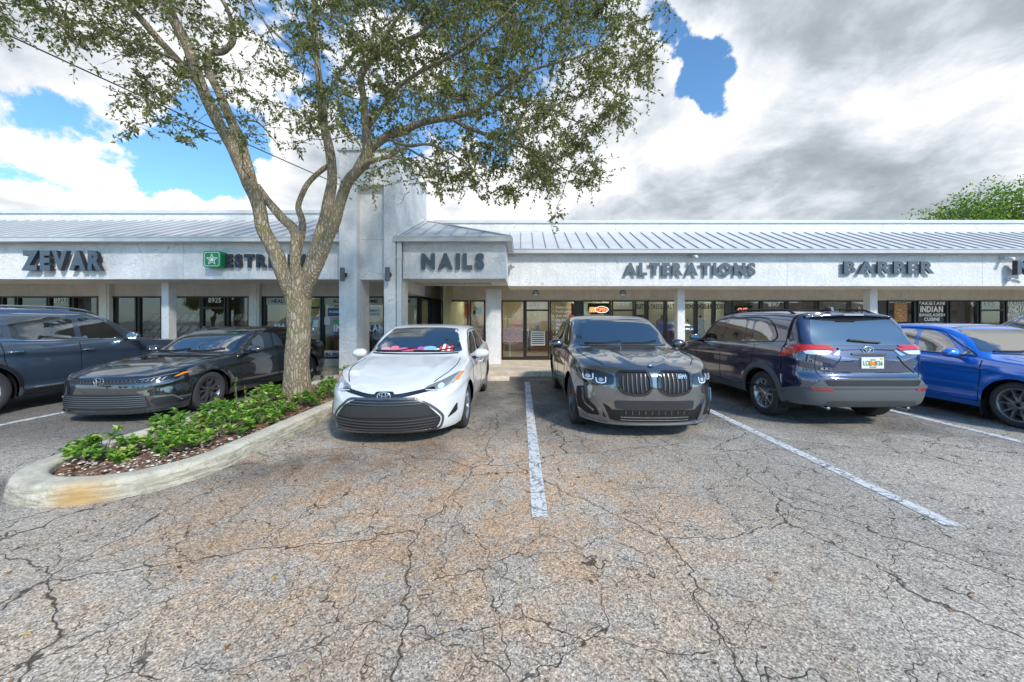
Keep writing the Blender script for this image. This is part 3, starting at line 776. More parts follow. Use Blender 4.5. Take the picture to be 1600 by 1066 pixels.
# nail shop lettering
M_PINK = mat('pink_decal', (.75, .10, .25), .5); M_CREAM = mat('cream_vinyl', (.80, .72, .62), .5)
for i, s in enumerate(['Manicures', 'Pedicures', 'Acrylic', 'Dip Powder', 'Apres', 'Polish', 'Facial', 'Wax']):
    y = 477.5 + i * 6.6
    words(RW[859], s, 868.5, 868.5 + len(s) * 2.75, y, y + 4.8, YW_R, bold=.03)
    flat(RW[859], 'bullet', 864, 865.4, y + 1.6, y + 3, YW_R, M_WHITE, .01)
words(RW[821], 'Nail Spa', 834, 846, 488, 493, YW_R); words(RW[783.5], 'Tickets and gifts', 784.5, 815, 497, 499, YW_R)
for px in (860.5,):
    for i, ch in enumerate('WALK'): words(RW[859], ch, 860, 863, 476 + i * 5, 479.5 + i * 5, YW_R)
# red and white candy striped posters
M_RED = mat('striped_red', (.55, .04, .05), .5)
def candy(k, px0, px1, cols, rows, y0, y1):
    wv = (px1 - px0) / cols; hv = (y1 - y0) / rows
    for i in range(cols):
        for j in range(rows):
            a, b, c, d = px0 + i * wv + .6, px0 + (i + 1) * wv - .6, y0 + j * hv + .6, y0 + (j + 1) * hv - .6
            p = flat(RW[k], 'gift_poster', a, b, c, d, YW_R, M_WHITE, .010)
            mb = MB(); x0, x1, z0, z1 = PX(a, YW_R), PX(b, YW_R), PZ(d, YW_R), PZ(c, YW_R)
            n = 4; w = (x1 - x0) / (2 * n); sk = (z1 - z0) * .35
            for s in range(-1, n + 1):
                u0 = x0 + s * 2 * w; q = [(u0, z0), (u0 + w, z0), (u0 + w + sk, z1), (u0 + sk, z1)]
                q = [(min(max(t[0], x0 + .01), x1 - .01), t[1]) for t in q]
                mb.add([(t[0], YW_R + .008, t[1] + (.012 if t[1] == z0 else -.012)) for t in q], [(0, 1, 2, 3)])
            mb.build('stripes', M_RED, RW[k], world=True)
candy(783.5, 785, 817, 3, 2, 512, 535); candy(734, 735, 757, 2, 2, 512, 536); candy(760, 761, 782, 2, 2, 512, 535); candy(691, 712, 731, 2, 1, 512, 524)
flat(RW[821], 'price_list', 829.5, 851.5, 518, 540, YW_R, M_PAPER)
for i in range(6): flat(RW[821], 'price_lines', 831, 850, 520 + i * 3.3, 521.4 + i * 3.3, YW_R, M_BLACK, .007)
flat(RW[691], 'red_curtain', 692, 699, 472, 508, YW_R, mat('red_mesh', (.5, .09, .05), .7, ns=60, na=.5), .03)
flat(RW[859], 'pink_poster', 889, 896, 492, 500, YW_R, M_PINK)
flat(RW[859], 'red_curtain', 892, 898, 474, 492, YW_R, mat('red_mesh', (.5, .09, .05), .7), .03)
# open sign
def open_sign():
    t = thing('open_sign', 'lit oval neon OPEN sign hanging inside the window beside door 8919', 'neon sign', (PX(938, 13.1), 13.1, PZ(484, 13.1)))
    mr = mat('neon_red', (.9, .2, .1), .5, emit=(1, .18, .06), es=2); mw = mat('neon_white', (.8, .8, .8), .5, emit=(.9, .85, .8), es=1.2)
    mb = MB(); mb.box(PX(919, 13.1), PX(952, 13.1), 13.13, 13.15, PZ(491, 13.1), PZ(474, 13.1)); mb.build('backing', M_DARK, t, world=True)
    mb = MB(); mb.tube([(PX(940, 13.1) + cos(a) * .24, 13.1, PZ(484, 13.1) + sin(a) * .11) for a in [k * pi / 16 for k in range(33)]], .008, 6); mb.build('oval_tube', mw, t, world=True)
    text_at('OPEN', PX(932, 13.1), PX(948, 13.1), PZ(487, 13.1), PZ(481, 13.1), 13.09, mr, t, bold=.01)
    mb = MB(); mb.box(PX(921, 13.1), PX(931, 13.1), 13.10, 13.11, PZ(488, 13.1), PZ(480, 13.1)); mb.build('picture', mat('neon_warm', (.9, .5, .2), .5, emit=(1, .45, .15), es=.5, ns=30, na=.8), t, world=True)
open_sign()
# alteration shop words in black
for k, s, a, b in [(992, 'SUITS', 994, 1008.5), (1011, '& DRESSES', 1011.5, 1038.5), (1040.5, 'ALTERATIONS', 1042, 1086), (1088, 'SHOES &', 1089.5, 1109), (1116, '', 0, 1)]:
    if s: words(RW[k], s, a, b, 475, 483, YW_R, M_BLACK, bold=.03)
words(RW[1088], 'E', 1110.3, 1113.6, 475, 483, YW_R, M_BLACK); words(RW[1116], 'OIDERY', 1117.5, 1133, 475, 483, YW_R, M_BLACK)
for k in (910, 992, 1011, 1040.5, 1088, 1116):
    pass
words(RW[1144], 'CUT', 1153, 1168, 481, 487, YW_R, mat('cut_red', (.7, .08, .08), .5, emit=(1, .2, .15), es=.8))
flat(RW[1144], 'dark_sticker', 1146, 1176, 478, 490, YW_R, M_DARK, .03)
words(RW[1278], 'HAND', 1295, 1311, 482, 487, YW_R); words(RW[1327.5], 'A', 1341, 1345, 479, 484, YW_R); words(RW[1327.5], 'A', 1341, 1345, 486, 491, YW_R)
# curry shop
for k, o in ((1433, 0), (1571, 138)):
    words(RW[k], 'PAKISTANI', 1435.5 + o, 1477 + o, 470.5, 476.5, YW_R, bold=.035); words(RW[k], 'INDIAN', 1438.5 + o, 1474 + o, 478, 488, YW_R, bold=.045, gap=.09)
    words(RW[k], 'BANGLADESH', 1437 + o, 1477 + o, 489.5, 494.5, YW_R, bold=.03); words(RW[k], 'CUISINE', 1444.5 + o, 1469 + o, 496, 501.5, YW_R, bold=.03)
m_food = mat('food_photo', (.42, .17, .06), .5, ns=26, na=.9)
o = flat(RW[1386], 'food_poster', 1398, 1418, 473, 503, YW_R, m_food)
mb = MB()
rg = random.Random(3)
for k in range(16):
    mb = MB()
    cx, cz = PX(rg.uniform(1400, 1416), YW_R), PZ(rg.uniform(475, 501), YW_R); r = rg.uniform(.03, .07)
    mb.add([(cx + r * cos(a * pi / 4), YW_R + .009 - k * .0001, cz + r * .6 * sin(a * pi / 4)) for a in range(8)], [tuple(range(8))])
    mb.build('food_picture', [mat('bun', (.6, .32, .10), .5), mat('sauce', (.5, .10, .03), .5), mat('salad', (.14, .30, .06), .5)][k % 3], RW[1386], world=True)
# blue round logos over doors 8921 and 8919
def roundel(px, py, label):
    Y = YW_R - .012; r = .115
    t = thing('round_wall_plaque', label, 'plaque', (PX(px, Y), Y, PZ(py, Y)), group='round blue logos over the shop doors')
    mb = MB(); n = 28
    mb.prism([(r * cos(2 * pi * k / n), r * sin(2 * pi * k / n)) for k in range(n)], lambda a, b: (a, -.008, b), lambda a, b: (a, .011, b)); mb.build('disc', mat('plaque_blue', (.06, .16, .30), .5), t)
    mb = MB()
    mb.prism([(r * .8 * cos(a), -.02 + r * .75 * sin(a)) for a in [pi + k * pi / 10 for k in range(11)]], lambda a, b: (a, -.012, b), lambda a, b: (a, -.0085, b))
    mb.prism([(-.06, .01), (-.01, .06), (.05, .03), (.08, .05), (.07, .015), (.02, .02)], lambda a, b: (a, -.012, b), lambda a, b: (a, -.0085, b)); mb.build('emblem', M_WHITE, t)
roundel(837.3, 458.5, 'round blue and white logo on the wall above door 8921')
roundel(973.3, 458.5, 'round blue and white logo on the wall above door 8919')

# shop interiors ------------------------------------------------------------------
def interior(px0, px1, Yw, depth, mwall, mfloor, lit=1.0, lamp=(1, .95, .85), dz=0):
    x0, x1 = PX(px0, Yw), PX(px1, Yw)
    mb = MB()
    y0, y1, z1 = Yw + .22, Yw + depth, 2.9
    mb.add([(x0, y1, .14), (x1, y1, .14), (x1, y1, z1), (x0, y1, z1), (x0, y0, .14), (x1, y0, .14), (x1, y0, z1), (x0, y0, z1)], [(0, 1, 2, 3), (4, 0, 3, 7), (1, 5, 6, 2), (3, 2, 6, 7)])
    part(mb, 'interior_wall', mwall)
    mb = MB(); mb.add([(x0, y0, .14), (x1, y0, .14), (x1, y1, .14), (x0, y1, .14)], [(0, 1, 2, 3)]); part(mb, 'interior_floor', mfloor)
    if lit:
        n = max(1, int((x1 - x0) / 2.2))
        mb = MB()
        for i in range(n):
            cx = x0 + (x1 - x0) * (i + .5) / n
            mb.box(cx - .3, cx + .3, y0 + 1.2, y0 + 2.4, z1 - .06, z1 - .03)
        part(mb, 'ceiling_light', mat('ceiling_lamp_%d' % int(lit * 10), (.9, .9, .85), .5, emit=lamp, es=2.2 * lit))
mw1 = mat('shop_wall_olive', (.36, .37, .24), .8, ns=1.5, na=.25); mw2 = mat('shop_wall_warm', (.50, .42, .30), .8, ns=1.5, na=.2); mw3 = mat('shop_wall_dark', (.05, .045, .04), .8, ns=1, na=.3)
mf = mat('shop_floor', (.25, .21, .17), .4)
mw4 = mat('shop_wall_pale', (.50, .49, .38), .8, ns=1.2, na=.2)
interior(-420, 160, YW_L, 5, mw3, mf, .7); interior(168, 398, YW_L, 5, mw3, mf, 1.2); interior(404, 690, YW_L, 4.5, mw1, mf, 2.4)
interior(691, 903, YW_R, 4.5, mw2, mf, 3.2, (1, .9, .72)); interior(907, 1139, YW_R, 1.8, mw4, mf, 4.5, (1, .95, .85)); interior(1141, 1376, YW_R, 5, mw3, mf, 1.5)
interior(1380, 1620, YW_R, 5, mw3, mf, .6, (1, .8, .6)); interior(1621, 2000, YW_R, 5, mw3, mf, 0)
# fluorescent strips of the barber, seen through its windows
mb = MB()
for x0 in (1150, 1235, 1285):
    a, b = Pt(x0, 476, 14.2), Pt(x0 + 60, 470, 16.8)
    mb.tube([(a.x, a.y, 2.72), (b.x, b.y, 2.72)], .03, 6)
part(mb, 'fluorescent_tube', mat('tube_lamp', (.9, .9, .9), .5, emit=(.9, .95, 1), es=9))
# pictures, shelves and counters against the back walls
rg = random.Random(21)
pal = [(.5, .1, .08), (.08, .2, .4), (.7, .66, .55), (.05, .05, .05), (.6, .45, .2), (.15, .3, .15), (.75, .3, .35), (.8, .8, .78)]
for (p0, p1, Yb, n) in [(-100, 150, 16.2, 8), (175, 395, 16.2, 9), (410, 680, 15.7, 10), (700, 895, 17.4, 12), (915, 1130, 14.7, 6), (1150, 1370, 17.9, 10), (1385, 1610, 17.9, 9)]:
    for k in range(n):
        x = PX(p0 + (p1 - p0) * (k + rg.random() * .7) / n, YW_L if p1 < 690 else YW_R); w = rg.uniform(.15, .45); h = rg.uniform(.2, .6); z = rg.uniform(.5, 2.1)
        mb = MB(); mb.box(x - w / 2, x + w / 2, Yb, Yb + .03, z - h / 2, z + h / 2); part(mb, 'wall_picture', mat('pic_%d' % (k % 8), pal[k % 8], .6))
    for k in range(3):
        x = PX(p0 + (p1 - p0) * (k + .5) / 3, YW_L if p1 < 690 else YW_R); mb = MB(); mb.box(x - .7, x + .7, Yb - .5, Yb - .04, .14, 1.0); mb.box(x - .75, x + .75, Yb - .55, Yb - .03, 1.002, 1.05); part(mb, 'counter', mat('counter_wood', (.16, .09, .05), .5))
# things standing in the shops
def shelf_display(px, Y, label, n=3, w=1.1, group='jewellery display stands'):
    t = thing('display_stand', label, 'display stand', (PX(px, Y), Y, .14), group=group)
    mb = MB()
    for sx in (-w / 2, w / 2 - .03):
        mb.box(sx, sx + .03, 0, .03, 0, 1.75); mb.box(sx, sx + .03, .35, .38, 0, 1.2)
    mb.build('post', M_FRAMEK, t)
    for i in range(n):
        z = .55 + i * .4
        mb = MB(); mb.add([(-w / 2, 0, z), (w / 2, 0, z), (w / 2, .22, z + .3), (-w / 2, .22, z + .3)], [(0, 1, 2, 3)])
        mb.add([(-w / 2, 0, z), (w / 2, 0, z), (w / 2, -.02, z - .03), (-w / 2, -.02, z - .03)], [(0, 1, 2, 3)])
        mb.build('shelf', mat('velvet_dark', (.05, .04, .035), .9), t)
        mb = MB()
        for k in range(4):
            x = -w / 2 + .06 + k * w / 4
            mb.add([(x, .025, z + .045), (x + w / 4 - .08, .025, z + .045), (x + w / 4 - .08, .185, z + .265), (x, .185, z + .265)], [(0, 1, 2, 3)])
        mb.build('tray', mat('tray_cream', (.6, .58, .45), .7), t)
shelf_display(205, 12.4, 'dark stand of sloping cream trays behind the window left of the square post'); shelf_display(244, 12.5, 'tall tray stand close to the square white post, inside the window')
shelf_display(290, 12.4, 'dark stand of sloping cream trays inside the window left of door 8925'); shelf_display(373, 12.5, 'dark stand of trays inside the window right of door 8925')
mb = MB(); mb.box(PX(176, 11.75), PX(186, 11.75), 11.72, 11.78, .14, 2.3); part(mb, 'red_panel', mat('dark_red_panel', (.20, .03, .02), .6))
def dress(px, Y, col, label, kind=0, h=1.5):
    t = thing('dress_form', label, 'dress form', (PX(px, Y), Y, .14), group='garments in the alterations window')
    mb = MB(); prof = {0: [(.06, 0), (.07, .02), (.20, .10), (.22, .18), (.19, .42), (.16, .62), (.19, .85), (.21, 1.0)], 1: [(.04, 0), (.14, .06), (.16, .14), (.12, .34), (.16, .5), (.24, .8), (.30, 1.15)]}[kind]
    vs = []; fs = []; n = 20; z1 = h
    for r, d in prof:
        for k in range(n):
            a = 2 * pi * k / n; rr = r * (1 + .05 * cos(6 * a) * (d > .4)); vs.append((rr * cos(a), .6 * rr * sin(a), z1 - d))
    for i in range(len(prof) - 1):
        for k in range(n): fs.append((i * n + k, (i + 1) * n + k, (i + 1) * n + (k + 1) % n, i * n + (k + 1) % n))
    fs.append(tuple(range(n))); mb.add(vs, fs); mb.build('garment', mat('cloth_%d' % px, col, .9, ns=14, na=.25), t, True)
    mb = MB(); mb.tube([(0, 0, 0), (0, 0, z1 + .06)], .02, 8); mb.box(-.15, .15, -.15, .15, 0, .02); mb.build('stand', M_DARK, t)
    mb = MB(); mb.tube([(0, 0, z1), (0, 0, z1 + .09), (0, 0, z1 + .10)], [.035, .035, .01], 10); mb.build('neck_cap', M_DARK, t)
dress(1034, 13.6, (.20, .07, .045), 'brown coat on a dress form in the alterations window'); dress(1096 - 2, 13.8, (.0, .0, .0) if False else (.62, .60, .48), 'white patterned gown on a dress form behind the SHOES lettering', 1)
dress(1074, 13.7, (.62, .48, .05), 'yellow dress just right of the white column in the alterations window', 1, 1.35)
dress(1042, 13.9, (.16, .07, .05), 'second dark brown coat right beside the other brown coat', 0, 1.4)
def wreath():
    Y = 13.5; t = thing('christmas_tree', 'small decorated christmas tree on a ledge in the nail shop window', 'christmas tree', (PX(741, Y), Y, 1.35)); mb = MB(); rg = random.Random(9)
    for k in range(500):
        z = rg.random(); a = rg.uniform(0, 6.3); r = (1 - z) * .24 * rg.uniform(.5, 1); p = Vector((r * cos(a), r * sin(a), z * .55)); s = .025
        mb.cur = 1 if k % 9 == 0 else (2 if k % 13 == 0 else 0)
        mb.add([p + Vector((rg.uniform(-s, s), rg.uniform(-s, s), rg.uniform(-s, s))) for _ in range(4)], [(0, 1, 2), (0, 2, 3)])
    mb.build('foliage', [mat('xmas_green', (.03, .08, .03), .7), mat('bauble_red', (.5, .04, .04), .3), mat('bauble_gold', (.6, .4, .1), .3)], t)
    mb = MB(); mb.box(-.5, .5, -.1, .25, -.04, 0); mb.build('ledge', M_PAPER, t)
wreath()
def lamp_table(px, Y):
    t = thing('glass_table', 'white tree shaped table stand inside the nail shop window left of door 8921', 'table', (PX(px, Y), Y, .14)); mb = MB()
    mb.tube([(0, 0, 0), (0, 0, .55)], .02, 8)
    for k in range(7):
        a = -pi * .05 + k * pi * 1.1 / 6; mb.tube([(0, 0, .5), (cos(a) * .12, .01 * k, .5 + sin(a) * .12 + .05), (cos(a) * .3, .02, .62 + sin(a) * .2)], .010, 6)
    mb.build('branching_stand', M_WHITE, t); mb = MB(); mb.box(-.2, .2, -.15, .15, 0, .02); mb.build('base', M_WHITE, t)
lamp_table(797, 13.5)

# ---------------------------------------------------------------- raised letter signs
def raised_sign(text, px0, px1, py0, py1, Yf, label, bold=.055, depth=.10, gap=.05, cap=None, face=None, ret=None, skip=()):
    x0, x1, z0, z1 = PX(px0, Yf), PX(px1, Yf), PZ(py1, Yf), PZ(py0, Yf)
    t = thing('shop_sign', label, 'shop sign', (x0, Yf, z0))
    L, wd = layout(text, bold, gap, .01); H = .73 + 2 * bold if cap is None else cap
    sx, sz = (x1 - x0) / wd, (z1 - z0) / H
    for (vs, fs), ch in zip(L, text.replace(' ', '')):
        # front face, then a return behind it
        me_v = []; me_f = []; mi = []
        for v in vs: me_v.append((v.x * sx, -depth - .02 if v.z > 0 else -.02, (v.y + bold) * sz))
        for f in fs:
            zs = [vs[i].z > 0 for i in f]
            me_f.append(f); mi.append(0 if all(zs) else 1)
        mk('letter', me_v, me_f, [face or M_SIGN, ret or M_SIGNR], t, idx=mi)
    return t
raised_sign('ZEVAR', 42.5, 166, 391, 423.5, 9.15, 'wide grey raised letters ZEVAR on the white fascia at far left', .06, .09, .10)
raised_sign('ESTRELLA', 354, 487, 396.5, 418.5, 9.17, 'dark raised letters ESTRELLA partly behind the tree trunk', .055, .04, .10, face=M_SIGNR)
raised_sign('NAILS', 659, 757, 395, 421.5, 9.07, 'dark raised letters NAILS on the projecting canopy', .06, .025, .17)
raised_sign('ALTERATIONS', 974.5, 1179, 410, 431, 10.75, 'dark raised letters ALTERATIONS over the dress shop', .05, .03, .15)
raised_sign('BARBER', 1316, 1456, 408, 428, 10.75, 'dark raised letters BARBER over the shop at 8917', .045, .05, .13)
raised_sign('N', 1580, 1603, 407, 430, 10.7, 'dark raised letter N of a sign cut off by the right edge', .06, .12, .08)
def star_sign():
    Y = 9.1; x0, x1, z0, z1 = PX(324, Y), PX(351, Y), PZ(419, Y), PZ(393.5, Y)
    t = thing('star_sign', 'green rounded square box sign with a white star left of the ESTRELLA letters', 'logo sign', (x0, Y, z0)); w, h = x1 - x0, z1 - z0
    def rr(i, r): 
        p = []
        for cx, cz, a0 in ((w - i - r, h - i - r, 0), (i + r, h - i - r, 90), (i + r, i + r, 180), (w - i - r, i + r, 270)):
            for k in range(6): a = radians(a0 + 18 * k); p.append((cx + r * cos(a), cz + r * sin(a)))
        return p
    mb = MB(); mb.prism(rr(0, .07), lambda a, b: (a, -.12, b), lambda a, b: (a, .095, b)); mb.build('box', mat('sign_green', (.008, .22, .075), .35), t)
    def ring(o, i_, y, m, nm):
        n = len(o); mb = MB(); mb.add([(a, y, b) for a, b in o] + [(a, y, b) for a, b in i_], [(k, (k + 1) % n, n + (k + 1) % n, n + k) for k in range(n)]); mb.build(nm, m, t)
    ring(rr(.03, .05), rr(.042, .045), -.123, M_WHITE, 'border')
    def star(R1, R2): return [(w / 2 + (R1 if k % 2 == 0 else R2) * sin(k * pi / 5), h / 2 - .01 + (R1 if k % 2 == 0 else R2) * cos(k * pi / 5)) for k in range(10)]
    ring(star(.155, .065), star(.115, .048), -.124, M_WHITE, 'star_outline'); mb = MB(); mb.add([(a, -.124, b) for a, b in star(.07, .03)], [tuple(range(10))[::-1]]); mb.build('inner_star', M_WHITE, t)
star_sign()
# wall lamps on the tower piers
def sconce(px0, px1, py0, py1, label):
    Y = YT - .14; x = (PX(px0, Y) + PX(px1, Y)) / 2; z0, z1 = PZ(py1, Y), PZ(py0, Y); r = (PX(px1, Y) - PX(px0, Y)) / 2
    t = thing('wall_lamp', label, 'wall lamp', (x, YT, z0), group='cylinder wall lamps on the tower')
    mb = MB(); n = 20; pr = [(r, 0), (r, z1 - z0)]
    mb.prism([(r * cos(2 * pi * k / n), r * sin(2 * pi * k / n)) for k in range(n)], lambda a, b: (a, -.14 + b, 0), lambda a, b: (a, -.14 + b, z1 - z0)); mb.build('shade', mat('sconce_grey', (.12, .125, .115), .45, .3), t)
    mb = MB(); mb.box(-.05, .05, -.08, -.001, (z1 - z0) * .35, (z1 - z0) * .65, .005); mb.build('bracket', M_SIGNR, t)
sconce(531.5, 538.5, 418.5, 439.5, 'grey cylinder wall lamp on the left pier of the tower'); sconce(602, 609, 418, 439, 'grey cylinder wall lamp on the right pier of the tower')
def floodlight(px, py, Y, label):
    p = Pt(px, py, Y); t = thing('flood_light', label, 'flood light', (p.x, Y, p.z), group='small security lights on the fascia')
    mb = MB(); mb.box(-.05, .05, -.04, .1, -.04, .04, .008); mb.build('base', M_GUT, t)
    mb = MB(); mb.tube([(0, -.02, -.01), (.01, -.09, -.04), (.02, -.17, -.07)], [.03, .045, .06], 12); mb.build('lamp_head', M_TRIM, t, True)
floodlight(800.5, 413.5, 10.7, 'small grey security light on the fascia right of the NAILS canopy'); floodlight(1082.5, 400, 10.7, 'tiny fixture hanging above the letter T of ALTERATIONS')
floodlight(1570.5, 403, 10.7, 'small dark camera left of the letter N at far right'); floodlight(1580, 437, 10.7, 'small yellowish lamp below the letter N at far right')
# overhead cable
mb = MB(); a, b = Pt(-260, -72, 9.0), Pt(640, 335, 26.0)
pts = []
for k in range(41):
    t = k / 40; w = t * 9.0 / (26.0 * (1 - t) + 9.0 * t)      # even spacing in depth
    p = a.lerp(b, t); p.z -= .5 * 4 * t * (1 - t) * .3; pts.append(p)
o = mb; mb.tube(pts, .026, 6); o = mb.build('overhead_cable', M_BLACK); tag(o, 'black overhead cable crossing the sky behind the oak branches', 'cable')
# ================================================================ CARS
def pchip(pts):
    xs = [p[0] for p in pts]; ys = [p[1] for p in pts]; n = len(xs)
    h = [xs[i + 1] - xs[i] for i in range(n - 1)]; d = [(ys[i + 1] - ys[i]) / h[i] for i in range(n - 1)]
    m = [0] * n; m[0] = d[0]; m[-1] = d[-1]
    for i in range(1, n - 1):
        if d[i - 1] * d[i] > 0:
            w1, w2 = 2 * h[i] + h[i - 1], h[i] + 2 * h[i - 1]; m[i] = (w1 + w2) / (w1 / d[i - 1] + w2 / d[i])
    def f(x):
        if x <= xs[0]: return ys[0]
        if x >= xs[-1]: return ys[-1]
        i = 0
        while x > xs[i + 1]: i += 1
        t = (x - xs[i]) / h[i]; t2, t3 = t * t, t * t * t
        return (2 * t3 - 3 * t2 + 1) * ys[i] + (t3 - 2 * t2 + t) * h[i] * m[i] + (-2 * t3 + 3 * t2) * ys[i + 1] + (t3 - t2) * h[i] * m[i + 1]
    return f
def sstep(a, b, x):
    t = min(1, max(0, (x - a) / (b - a))); return t * t * (3 - 2 * t)
GP = [(1, 0), (.985, .02), (.955, .10), (.915, .38), (.865, .68), (.81, .86), (.73, .945), (.55, .985), (.28, .997), (0, 1)]
HP = [(1, 0), (.985, .18), (.95, .34), (.88, .52), (.78, .68), (.66, .80), (.52, .89), (.36, .95), (.18, .99), (0, 1)]
gx, gz = pchip([(i, p[0]) for i, p in enumerate(GP)]), pchip([(i, p[1]) for i, p in enumerate(GP)])
hx, hz = pchip([(i, p[0]) for i, p in enumerate(HP)]), pchip([(i, p[1]) for i, p in enumerate(HP)])
M_TYRE = mat('tyre_rubber', (.04, .04, .042), .75, bs=80, ba=.2, bd=.002)
M_PLAST = mat('black_plastic', (.016, .016, .017), .5)
M_GREYP = mat('grey_cladding', (.095, .10, .105), .6, bs=300, ba=.15, bd=.001)
M_CHROME = mat('chrome', (.75, .76, .78), .12, 1.0)
M_CARGL = mat('car_glass', (.004, .006, .008), .02, 0, 0, ior=4.2)
M_GAP = mat('panel_gap', (.004, .004, .004), .7)
M_ALLOY = mat('alloy_silver', (.52, .53, .55), .25, .85)
M_ALLOYD = mat('alloy_dark', (.13, .13, .14), .35, .7)
M_ALLOYG = mat('alloy_grey', (.28, .285, .30), .3, .8)
M_RED = mat('lamp_red', (.55, .015, .008), .12, 0, 1, emit=(1, .03, .01), es=.0)
M_AMBER = mat('lamp_amber', (.75, .22, .02), .15, 0, 1)
M_LAMP = mat('lamp_clear', (.42, .45, .48), .12, .6, 1)
M_LAMPD = mat('lamp_smoked', (.012, .013, .015), .06, 0, 1)
M_LEDW = mat('lamp_white', (.75, .78, .8), .2, .3, 1)
M_MIRGL = mat('mirror_glass', (.4, .45, .5), .03, 1)

class Car:
    def __init__(c, spec, label, cat, loc, rz, paint):
        c.s = spec; c.p = paint
        c.root = thing(spec['name'], label, cat, loc, rz)
        c.build_body()
    def build_body(c):
        s = c.s; L, Wd, r = s['L'], s['W'], s['r']
        ax = [s['ax'], s['ax'] + s['wb']]; RA = r + s.get('gap', .045)
        ztop, zbelt, nose, rear = pchip(s['ztop']), pchip(s['zbelt']), pchip(s['nose']), pchip(s['rear'])
        sidep = pchip(s.get('side', [(0, .95), (.08, .968), (.25, .992), (.45, 1.0), (.62, .992), (.72, .985), (.80, .992), (.90, .975), (1, .945)]))
        zs = s.get('sill', .24); zfb = s.get('fb', .19); zrb = s.get('rb', .26)
        sill = pchip([(0, zfb), (.45, zfb), (ax[0] - RA, zfb + .02), (ax[0] + RA, zs), (ax[1] - RA, zs), (ax[1] + RA, zrb - .02), (L, zrb)])
        af, nf = s.get('af', .75), s.get('nf', 2.9); ar, nr = s.get('ar', .6), s.get('nr', 3.2)
        def w(y):
            k = 1 - .018 * ((y - L * .5) / (L * .5)) ** 2
            if y < af: k *= max(0, 1 - (1 - y / af) ** nf) ** (1 / nf)
            if L - y < ar: k *= max(0, 1 - (1 - (L - y) / ar) ** nr) ** (1 / nr)
            return Wd * k
        ys = set()
        e = [0, .0015, .005, .011, .02, .032, .048, .067, .09, .117, .15, .19, .23, .28, .33, .39, .45]
        ys |= set(e) | {round(L - v, 5) for v in e}
        v = .5
        while v < L - .46: ys.add(round(v, 4)); v += .055
        for a in ax:
            for y in list(ys):
                if abs(y - a) < RA + .02 and .47 < y < L - .47: ys.discard(y)
            for k in range(25): ys.add(round(a - RA * cos(pi * k / 24), 5))
            ys.add(a - RA - .003); ys.add(a + RA + .003); ys.add(a - RA - .028); ys.add(a + RA + .028)
        # keep stations on crease lines
        for y in s.get('stations', []): ys.add(y)
        ys = sorted(ys)
        J1, J2 = 26, 27
        rows = []
        for y in ys:
            zb0 = sill(y); zb = zb0; z1 = zbelt(y); zt = max(ztop(y), z1 + .012)
            for a in ax:
                if abs(y - a) <= RA + 1e-6: zb = max(zb0, r + sqrt(max(0, RA * RA - (y - a) ** 2)) - .01)
            ww = w(y); row = []
            for j in range(J1):
                u = j / (J1 - 1); z = zb + (z1 - zb) * u
                q = (z - zb0) / (z1 - zb0); x = ww * sidep(q)
                for a in ax:
                    d = sqrt((y - a) ** 2 + (z - r) ** 2) - RA
                    if d < .25 and ww > Wd * .8: x += s.get('flare', .016) * math.exp(-(d / .085) ** 2) * (1 - sstep(.8, 1, q))
                row.append([x, y, z])
            g_ = sstep(.10, .34, zt - z1); a0 = ww * sidep(1); h = zt - z1
            for k in range(1, J2 + 1):
                i = k * 9 / J2
                x = a0 * (hx(i) * (1 - g_) + gx(i) * g_); z = z1 + h * (hz(i) * (1 - g_) + gz(i) * g_)
                # optional hood creases
                for (cy0, cy1, cx0, cx1, wdt, amp) in s.get('crease', []):
                    if cy0 < y < cy1:
                        t = (y - cy0) / (cy1 - cy0); cx = cx0 + (cx1 - cx0) * t
                        z += amp * sin(pi * min(1, max(0, t))) ** .5 * (math.exp(-((x - cx) / wdt) ** 2)) * (1 - g_)
                row.append([x, y, z])
            for p in row:
                f1 = max(0, 1 - y / .8) ** 1.4; f2 = max(0, 1 - (L - y) / .7) ** 1.4
                p[1] = y + nose(p[2]) * f1 - rear(p[2]) * f2
            rows.append(row)
        J = J1 + J2; vs = []; fs = []; cat = []
        W2 = 2 * J - 1
        for row in rows:
            vs += [Vector(p) for p in row] + [Vector((-p[0], p[1], p[2])) for p in reversed(row[:-1])]
        doors = s['doors']
        for i in range(len(rows) - 1):
            for k in range(W2 - 1):
                a = i * W2 + k; fs.append((a, a + 1, a + W2 + 1, a + W2))
                cx, cy, cz = [(vs[a][q] + vs[a + W2 + 1][q]) / 2 for q in range(3)]
                j = k if k < J - 1 else W2 - 2 - k
                side = 'R' if k < J - 1 else 'L'
                nm = 'body'
                if j < J1 - 1 and cz < zbelt(cy) - .0:
                    for di, (d0, d1) in enumerate(doors):
                        if d0 < cy < d1 and cz > zs + .07: nm = 'door' + side + str(di)
                if nm == 'body':
                    if cy < ax[0] - RA * .6 and cz < s.get('bumpz', .62): nm = 'front_bumper'
                    elif cy > ax[1] + RA * .75 and cz < s.get('rbumpz', .6): nm = 'rear_bumper'
                    elif j >= J1 - 1 and cy < s['cowl'] and abs(cx) < Wd * .84 * (1 if cy > .5 else .9) and cz > .6: nm = 'hood'
                cat.append(nm)
        me = bpy.data.meshes.new('tmp'); me.from_pydata([tuple(v) for v in vs], [], fs); me.update()
        me.polygons.foreach_set('use_smooth', [True] * len(fs))
        vn = [Vector(v.normal) for v in me.vertices]
        # recompute outward orientation: side face R must point +x
        c.bvh = BVHTree.FromPolygons(vs, fs); c.doors = {}
        ctr = fs[(len(rows) // 2) * (W2 - 1) + 3]; nrm = (vs[ctr[1]] - vs[ctr[0]]).cross(vs[ctr[3]] - vs[ctr[0]])
        flip = nrm.x < 0
        if flip: vn = [-v for v in vn]
